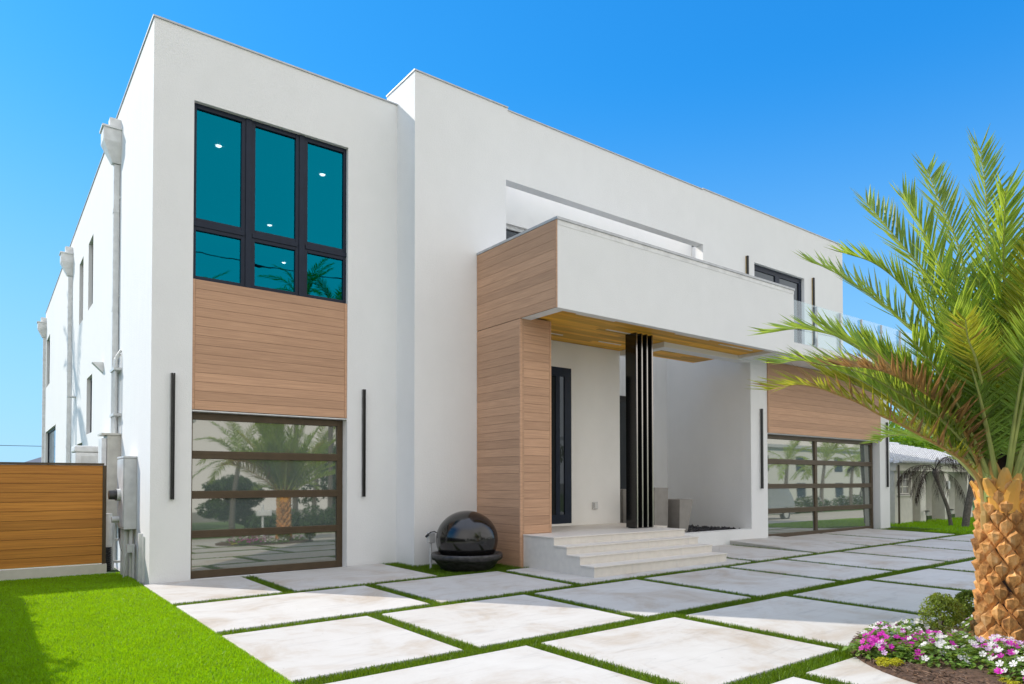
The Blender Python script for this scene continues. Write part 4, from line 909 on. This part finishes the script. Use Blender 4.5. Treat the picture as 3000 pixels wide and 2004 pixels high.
# --- boxwoods, sedum
def boxball(x, y, z, r, label, name='boxwood_shrub', m='boxwood', n=2600, size=.016, cat='shrub', grp=None):
    e = empty(name, (x, y, z-r), label, cat, grp); cl = [(x, y, z, r*.93, r*.93, r*.88)]
    rd = random.Random(int(x*100))
    for i in range(26):
        a, t = rd.uniform(0, 6.28), rd.uniform(-.2, 1.3); cl.append((x+r*.8*math.cos(a)*math.cos(t), y+r*.8*math.sin(a)*math.cos(t), z+r*.76*math.sin(t), r*.24, r*.24, r*.2))
    V, F = leafcloud(n, cl, size); npmesh('foliage', V, F, m, e)
    b = B(); b.tube([(x, y, z-r-.02), (x, y, z)], [.02, .03], 6); b.build('stem', 'trunkgrey', e)
boxball(7.76, 2.98, .30, .225, 'round clipped boxwood ball lit by the sun left of the palm trunk', n=4200, size=.0155)
boxball(8.62, 2.99, .27, .2, 'dark shaded boxwood half hidden behind the palm trunk', n=2600, size=.02)
e = empty('sedum_clump', (6.28, 2.83, .03), 'low yellow sedum clump on the bare mulch', 'ground plant')
cl = [(6.28+rng.uniform(-.11, .11), 2.83+rng.uniform(-.09, .09), .075, .035, .035, .028) for i in range(20)]
V, F = leafcloud(1500, cl, .010); npmesh('foliage', V, F, 'sedum', e)
b = B(); b.tube([(6.28, 2.83, .02), (6.28, 2.83, .08)], .01, 6); b.build('stem', 'trunkgrey', e)
e = empty('sedum_clump', (6.42, 1.98, .03), 'yellow sedum clump at the very bottom edge of the bed', 'ground plant')
cl = [(6.42+rng.uniform(-.1, .1), 1.98+rng.uniform(-.09, .09), .075, .035, .035, .028) for i in range(16)]
V, F = leafcloud(1000, cl, .010); npmesh('foliage', V, F, 'sedum', e)

# ------------------------------------------------------------ neighbouring house
nh = empty('neighbour_house', (24.7, 10.9, .2), 'low white house with white tiled roof behind the palm on the right', 'house')
M['cream'] = plain('cream_render', (.74, .70, .63), .85, var=.05)
M['greywall'] = plain('grey_render', (.52, .52, .51), .85, var=.06)
b = B(); yn = 12.6
wallbox(b, 24.75, 36, yn, yn+.2, -.05, 2.35, [(26.9, 27.9, .2, 2.05), (29.4, 30.6, .35, 2.02)])
wallbox(b, 24.75, 26.1, 10.9, 11.1, -.05, 2.0, [(24.95, 26.02, 1.17, 1.98)])
b.box(24.75, 24.95, 11.1, yn, -.05, 2.35); b.box(26.0, 26.1, 11.1, yn, -.05, 2.35)
b.box(24.75, 24.95, yn+.2, 24, -.05, 2.35)
b.build('wall', 'cream', nh)
b = B(); b.box(24.6, 36, 10.78, 10.98, 2.002, 2.28); b.box(24.62, 36, 10.74, 10.779, 2.14, 2.27); b.build('fascia', 'cream', nh)
for (xa, xb) in ((26.75, 27.2), (28.85, 29.22), (31.0, 31.5), (33.2, 33.7)):
    b = B(); b.box(xa, xb, 10.9, 11.35, .0, 2.0); b.build('column', 'cream', nh)
b = B()
# tiled roof: corrugated sheet rising from the eave
nx, ny = 480, 18; X0, X1 = 24.4, 36.5; rows_ = []
for j in range(ny+1):
    for lip in ((0,) if j == 0 else (-.0, .045)):
        yy = 10.5+5.2*j/ny; rows_.append((yy, j/ny, .045*(1 if lip == 0 and j else 0) if False else (0 if lip else (-.045 if j else 0))))
vs = []
for (yy, t, dz) in rows_:
    for i in range(nx+1):
        x = X0+(X1-X0)*i/nx; hip = min(1, max(0, (x-X0))/2.5)
        vs.append((x, yy, 2.29+min(t*1.15, hip*1.4)+dz+.06*abs(math.sin((x-X0)*math.pi/.2))))
b.add(vs, [(j*(nx+1)+i, j*(nx+1)+i+1, (j+1)*(nx+1)+i+1, (j+1)*(nx+1)+i) for j in range(len(rows_)-1) for i in range(nx)])
rf = b.build('roof', plain('white_roof_tile', (.50, .50, .50), .7, var=.25, scale=9), nh)
b = B()
for i in range(100):
    x = 24.45+i*.115; b.tube([(x, 10.49, 2.30), (x, 10.6, 2.32)], .042, 8)
b.build('eave_tile', 'greywall', rf)
b = B(); b.tube([(27.5, 15.7, 3.47), (36, 15.7, 3.47)], .09, 8); b.lathe(28.4, 14.6, [(.09, 3.2), (.09, 3.55), (.2, 3.6), (.18, 3.72), (0, 3.78)], 16); b.build('ridge_vent', 'whitemetal', rf)
def nwin(xa, xb, za, zb, y, nx, nz):
    b = B(); t = .04
    b.box(xa, xb, y, y+.06, za, za+t); b.box(xa, xb, y, y+.06, zb-t, zb)
    for i in range(nx+1):
        x = xa+(xb-xa-t)*i/nx; b.box(x, x+t, y+.001, y+.059, za+t, zb-t)
    for j in range(1, nz):
        z = za+(zb-za)*j/nz
        for i in range(nx):
            x = xa+(xb-xa-t)*i/nx; b.box(x+t, xa+(xb-xa-t)*(i+1)/nx, y+.002, y+.058, z-t/2, z+t/2)
    f = b.build('window', 'cream', nh); g_ = B(); g_.box(xa, xb, y+.03, y+.035, za, zb); g_.build('pane', plain('curtain_glass', (.28, .27, .24), .15), f)
nwin(24.95, 26.0, 1.19, 1.98, 10.95, 2, 3); nwin(29.45, 30.3, .45, 2.0, yn-.03, 2, 3)
b = B(); b.box(24.9, 26.06, 10.86, 10.899, 1.12, 1.168); b.build('sill', 'cream', nh)
b = B(); b.box(26.95, 27.85, yn+.02, yn+.08, .2, 2.02); dr = b.build('door', 'whitemetal', nh)
b = B(); b.box(27.2, 27.7, yn+.005, yn+.018, .45, 1.9); b.build('pane', 'darkglass', dr)
b = B(); b.box(24.75, 34, 10.95, yn, .0, .17); b.build('porch_floor', plain('porch_brick', (.28, .17, .14), .8), nh)
b = B(); b.box(28.95, 29.1, 10.8, 10.898, 1.35, 1.65); b.build('wall_lantern', 'greymetal', nh)
b = B(); b.box(24.60, 24.65, 10.68, 10.73, .1, 2.2); b.build('downspout', 'bronze', nh)
# path lights
for (x, y_, lb) in [(26.9, 10.75, 'black solar path light left of the thin leaning palms'), (29.0, 10.75, 'black solar path light at the porch column right of the dead palm')]:
    e = empty('path_light', (x, y_, .1), lb, 'path light', 'solar path lights by the neighbour porch')
    b = B(); b.tube([(x, y_, .05), (x, y_, .42)], .016, 8); b.build('stake', 'black', e)
    b = B(); b.lathe(x, y_, [(.045, .42), (.055, .56), (.0, .56)], 12); b.build('lens', 'greymetal', e)
    b = B(); b.lathe(x, y_, [(0, .6), (.1, .585), (.105, .565), (0, .565)], 12); b.build('cap', 'black', e)
# dead palm
dpm = empty('dead_palm', (25.49, 9.44, .1), 'small dead palm with drooping brown fronds on the neighbour lawn', 'palm tree')
b = B(); C, L = catmull([(25.49, 9.44, .05), (25.40, 9.5, .7), (25.23, 9.61, 1.25), (25.1, 9.7, 1.71), (25.04, 9.74, 2.05)], 20); b.tube(C, [.065-.02*i/19 for i in range(15)]+[.06, .075, .10, .11, .06], 10); b.build('trunk', 'trunkgrey', dpm)
rd = random.Random(12)
for i in range(15):
    az = 2*math.pi*i/15+rd.uniform(-.25, .25); el = R(rd.choice([60, 35, 10, -10])); hz = Vector((math.cos(az), math.sin(az), 0)); p = Vector((25.04, 9.74, 2.0)); d_ = hz*math.cos(el)+Vector((0, 0, 1))*math.sin(el); pts = [tuple(p)]
    for k_ in range(6): p = p+d_*.24; pts.append(tuple(p)); d_ = (d_+Vector((0, 0, -.42))).normalized()
    frond('frond', pts, dpm, 'deadleaf', 'deadleaf', (0, 0, 1), lmax=.30, npair=24, seed=300+i, start=.25, vang=-55, droop=.7, wleaf=.011, r0=.010)
lp = empty('leaning_palm', (25.36, 9.0, .1), 'slim dark leaning palm trunk just left of the big date palm', 'palm tree')
b = B(); C, L = catmull([(25.36, 9.0, .05), (25.43, 8.94, .72), (25.53, 8.85, 1.42), (25.58, 8.79, 2.13), (25.62, 8.75, 2.9), (25.62, 8.75, 3.6)], 24); b.tube(C, [.115-.03*i/23 for i in range(24)], 10); b.build('trunk', 'trunkgrey', lp)
rd = random.Random(14)
for i in range(12):
    az = 2*math.pi*i/12+rd.uniform(-.2, .2); el = R(rd.choice([65, 40, 20])); hz = Vector((math.cos(az), math.sin(az), 0)); p = Vector((25.62, 8.75, 3.55)); d_ = hz*math.cos(el)+Vector((0, 0, 1))*math.sin(el); pts = [tuple(p)]
    for k_ in range(6): p = p+d_*.3; pts.append(tuple(p)); d_ = (d_+Vector((0, 0, -.28))).normalized()
    frond('frond', pts, lp, 'palm', 'rib', (0, 0, 1), lmax=.38, npair=30, seed=330+i, start=.2, vang=10, droop=.15, wleaf=.03, r0=.016)
# trees behind
def tree(name, x, y, h, r, label, m='tree', n=5000, size=.16, seed=1, grp=None, low=.25):
    rd = random.Random(seed); e = empty(name, (x, y, 0), label, 'tree', grp); cl = []
    for i in range(16):
        a, u = rd.uniform(0, 6.28), rd.random(); rr_ = r*.75*math.sqrt(u); zz = h*(low+(1-low)*rd.uniform(.15, .88)); q = r*rd.uniform(.28, .5); cl.append((x+rr_*math.cos(a), y+rr_*math.sin(a), zz, q, q, q*.75))
    V, F = leafcloud(n, cl, size); npmesh('crown', V, F, m, e)
    b = B(); b.tube([(x, y, -.1), (x+.1, y, h*.3), (x, y+.1, h*.6)], [r*.09, r*.07, r*.03], 8)
    for i in range(5):
        c_ = cl[i*3]; b.tube([(x, y, h*.35), ((x+c_[0])/2, (y+c_[1])/2, (h*.45+c_[2])/2), c_[:3]], [r*.045, r*.03, r*.012], 6)
    b.build('trunk', 'trunkgrey', e)
for i, a in enumerate([(41.5, 20, 6.2, 2.8, 'bright green leafy tree behind the left end of the white tiled roof'), (46, 19.5, 5.8, 3.0, 'rounded green tree behind the middle of the white tiled roof'), (50, 19, 7.5, 3.4, 'taller green tree between the white roof and the big palm'), (56, 19, 7.5, 3.6, 'broad green tree at the far right behind the date palm'), (47, 24, 7.6, 2.6, 'dark green tree farther back above the white tiled roof')]):
    tree('leafy_tree', *a, n=9000, size=.13, seed=40+i, grp='trees behind the neighbouring house')
# left side: hedge out of frame that throws its shadow over the lawn, palm behind the gate that shades the side wall
hd = empty('hedge', (-2.2, 9, 0), 'tall clipped green hedge along the left edge of the lawn', 'hedge')
cl = [(-2.0+rng.uniform(.68, 1.0), y_, z_, .38, .4, .38) for y_ in np.arange(1, 14.3, .45) for z_ in (.35, .9, 1.35, 1.68)]
V, F = leafcloud(26000, cl, .06); npmesh('foliage', V, F, 'hedge', hd)
b = B(); b.box(-1.5, -.95, .8, 14.3, -.05, 1.9); b.build('branches', plain('hedge_core', (.03, .04, .015), .95), hd)
def tallpalm(x, y, h, label, seed, L=2.0, nf=15, grp=None, lean=(.2, .1), proto=[None]):
    e = empty('tall_palm', (x, y, 0), label, 'palm tree', grp); rd = random.Random(seed)
    tx, ty = x+lean[0], y+lean[1]; C, _ = catmull([(x, y, -.1), (x+lean[0]*.3, y+lean[1]*.3, h*.5), (tx, ty, h)], 14); b = B(); b.tube(C, [.14-.05*i/13 for i in range(14)], 10); b.build('trunk', 'trunkgrey', e)
    for i in range(nf):
        az = 2*math.pi*i*.618+rd.uniform(-.2, .2); el = R(rd.choice([70, 50, 30, 5])); hz = Vector((math.cos(az), math.sin(az), 0)); p = Vector((tx, ty, h)); d_ = hz*math.cos(el)+Vector((0, 0, 1))*math.sin(el); pts = [tuple(p)]
        for k_ in range(6): p = p+d_*(L/6); pts.append(tuple(p)); d_ = (d_+Vector((0, 0, -.22))).normalized()
        frond('frond', pts, e, 'palm', 'rib', (0, 0, 1), lmax=.5, npair=28, seed=seed*50+i, start=.16, vang=10, droop=.2, wleaf=.04, r0=.02)
tallpalm(-3.1, 31.4, 10.6, 'palm in the side yard behind the gate shading the side wall', 3, L=2.7, nf=20)
tree('distant_tree', -3.7, 70, 2.9, 1.2, 'tiny green treetop just above the gate at the far left', n=1200, size=.14, seed=77)
dh = empty('distant_house', (8, 75, 0), 'far house with blue grey roof peeking above the gate', 'house')
b = B(); b.box(1.5, 11, 74, 82, 0, 2.6); b.build('wall', 'cream', dh)
b = B(); b.add([(.8, 73, 2.6), (11.8, 73, 2.6), (11.8, 83, 2.6), (.8, 83, 2.6), (5, 78, 4.3), (8, 78, 4.3)], [(0,1,5,4),(1,2,5),(2,3,4,5),(3,0,4),(3,2,1,0)]); b.build('roof', plain('slate_roof', (.10, .12, .16), .8), dh)
b = B(); b.tube([(-30, 62, 4.35), (-10, 62, 4.22), (12, 62, 4.35)], .022, 6); o = b.build('utility_wire', 'rubber'); tag(o, 'thin utility wire crossing the sky above the gate', 'wire')

# ------------------------------------------------------------ across the street (seen mirrored in the garage glass)
ch = empty('opposite_house', (4, -18, 0), 'cream house across the street mirrored in the garage door glass', 'house')
b = B(); b.box(-12, 1.5, -26, -17, 0, 3.2); b.box(1.5, 9, -26, -15.5, 0, 6.0); b.box(44, 80, -26, -14, 0, 5.6); b.build('wall', 'cream', ch)
b = B(); b.box(-12.3, 1.49, -26.3, -16.6, 3.21, 3.45); b.box(1.3, 9.2, -26.2, -15.2, 6.01, 6.3); b.box(43.7, 80.3, -26.3, -13.7, 5.61, 5.9); b.build('roof', 'greywall', ch)
for (x, z) in [(-9, 1), (-5, 1), (3, .9), (6, .9), (3, 3.7), (6, 3.7), (48, 1), (54, 1), (60, 1), (67, 1), (48, 3.5), (54, 3.5), (60, 3.5), (67, 3.5)]:
    y_ = -17 if x < 1.5 else (-15.5 if x < 10 else -14); b = B(); b.box(x, x+1.5, y_, y_+.04, z, z+1.4); b.build('window', 'darkglass', ch)
PL = [(6.8, -7, 9.2, 2.3, 'tall slim palm reaching the left pane of the upper window reflection'), (11.8, -7.2, 10.2, 2.4, 'tall slim palm mirrored at the foot of the upper window'),
 (13.4, -6.8, 9.7, 2.2, 'second tall palm mirrored in the right lower pane of the upper window'), (8.6, -6.2, 3.3, 2.3, 'short palm left of the mailbox across the street'), (13.2, -8.5, 3.2, 2.6, 'bushy low palm right of the mailbox across the street'),
 (39, -2.5, 3.2, 2.4, 'nearest palm mirrored in the left half of the wide garage door'), (45, -3.5, 3.4, 2.5, 'palm mirrored behind the parked car'), (51, -4.5, 3.6, 2.6, 'palm mirrored in the middle of the wide garage door'), (57, -5.2, 3.4, 2.5, 'farthest palm mirrored at the right of the wide garage door')]
for i, (x, y_, h, L, lb) in enumerate(PL): tallpalm(x, y_, h, lb, 20+i, L=L, nf=16, grp='palms across the street', lean=(.3-.13*(i % 3), .2))
for i, (x, y_, r_) in enumerate([(-5, -10, 2.2), (0, -10, 2.0), (4.2, -9.6, 1.5), (9.5, -9.5, 1.25), (15, -10, 2.4), (20, -10, 2.2), (26, -9, 1.8)]):
    tree('street_tree', x, y_, r_*2.1, r_*1.2, 'dense dark tree across the street mirrored in the glass, %s' % ['leftmost of the row', 'second from the left', 'low one behind the slim palm', 'smallest of the row', 'biggest of the row', 'beside the biggest one', 'last of the row'][i], m='hedge', n=5200, size=.13, seed=60+i, grp='trees across the street', low=.02)
for i, (x, y_) in enumerate([(3.4, -5.8), (5.6, -6.4), (10.8, -5.9), (12.4, -5.6), (41, -3.4), (44, -4), (48, -5), (52.5, -5.6), (56, -6.2), (60, -6.6)]):
    e = empty('street_shrub', (x, y_, 0), ['shrub left of the slim palm trunk across the street', 'shrub beside the short palm across the street', 'shrub just right of the mailbox', 'shrub under the bushy low palm', 'flowering shrub at the parked car', 'flowering shrub behind the parked car', 'flowering shrub under the middle palm', 'flowering shrub right of the middle palm', 'flowering shrub at the farthest palm', 'last flowering shrub of the verge'][i], 'shrub', 'shrubs across the street')
    cl = [(x+rng.uniform(-.9, .9), y_+rng.uniform(-.5, .5), rng.uniform(.3, .9), .5, .5, .4) for q in range(9)]
    V, F = leafcloud(2200, cl, .09); npmesh('foliage', V, F, 'hedge', e)
    if i > 3: V, F = leafcloud(500, [(c[0], c[1]+.1, c[2]+.1, .52, .52, .42) for c in cl], .07); npmesh('blossom', V, F, 'white', e)
    b = B(); b.tube([(x, y_, -.05), (x, y_, .6)], [.06, .04], 6); b.build('stem', 'trunkgrey', e)
b = B(); b.tube([(-25, -10, 13.2), (0, -10, 12.7), (12, -10, 12.5), (30, -10, 12.8), (60, -10, 13.4)], .03, 6); o = b.build('utility_wire', 'rubber'); tag(o, 'utility wire above the street mirrored in the upper window panes', 'wire')
mb = empty('mailbox', (9.3, -4.1, 0), 'white post mailbox on the far verge mirrored in the left garage door', 'mailbox')
b = B(); b.tube([(9.3, -4.1, -.05), (9.3, -4.1, 1.32)], .045, 10); b.lathe(9.3, -4.1, [(.09, 0), (.08, .18), (.05, .22)], 12); b.build('post', 'whitemetal', mb)
b = B(); b.box(9.05, 9.65, -4.22, -3.98, .85, 1.08); b.build('box', 'whitemetal', mb, bevel=.03)
# parked car mirrored in the right garage door
cr = empty('parked_car', (30.5, .9, 0), 'silver estate car parked on the street mirrored in the right garage door', 'car')
prof = [(-2.35, .35), (-2.35, .75), (-2.15, 1.0), (-1.1, 1.14), (-.45, 1.68), (.2, 1.76), (1.85, 1.72), (2.2, 1.15), (2.32, .8), (2.32, .35)]
b = B(); cxx, cyy = 30.5, .9
for s, ins in ((-1, 0), (1, 0)): pass
ring = []
for (yy, ins) in ((-.92, .06), (-.86, 0), (.86, 0), (.92, .06)):
    ring.append([(cxx+px_*(1-ins*.3), cyy+yy*(1-.12*max(0, pz-1.0)), pz-(ins*.4 if pz > 1 else 0)) for px_, pz in prof])
vs = [p for r_ in ring for p in r_]; L_ = len(prof); fs = []
for j in range(3):
    for i in range(L_): fs.append((j*L_+i, (j+1)*L_+i, (j+1)*L_+(i+1) % L_, j*L_+(i+1) % L_))
fs.append(tuple(range(L_))); fs.append(tuple(3*L_+i for i in range(L_))[::-1]); b.add(vs, fs)
b.build('body', plain('silver_paint', (.50, .50, .50), .25, .4), cr, fixn=True)
b = B()
for s in (-1, 1):
    y_ = cyy+s*.87; b.add([(cxx-.9, y_, 1.16), (cxx+1.95, y_, 1.16), (cxx+1.7, y_-s*.06, 1.62), (cxx-.35, y_-s*.06, 1.62)], [(0,1,2,3)]); 
b.build('side_window', 'darkglass', cr)
for (dx, dy) in ((-1.4, -.88), (1.45, -.88), (-1.4, .88), (1.45, .88)):
    b = B(); s = 1 if dy > 0 else -1; b.tube([(cxx+dx, cyy+dy-.1*s, .34), (cxx+dx, cyy+dy+.06*s, .34)], .34, 20); wl = b.build('wheel', 'rubber', cr)
    b = B(); b.tube([(cxx+dx, cyy+dy+.061*s, .34), (cxx+dx, cyy+dy+.075*s, .34)], .2, 14); b.build('rim', 'greymetal', wl)
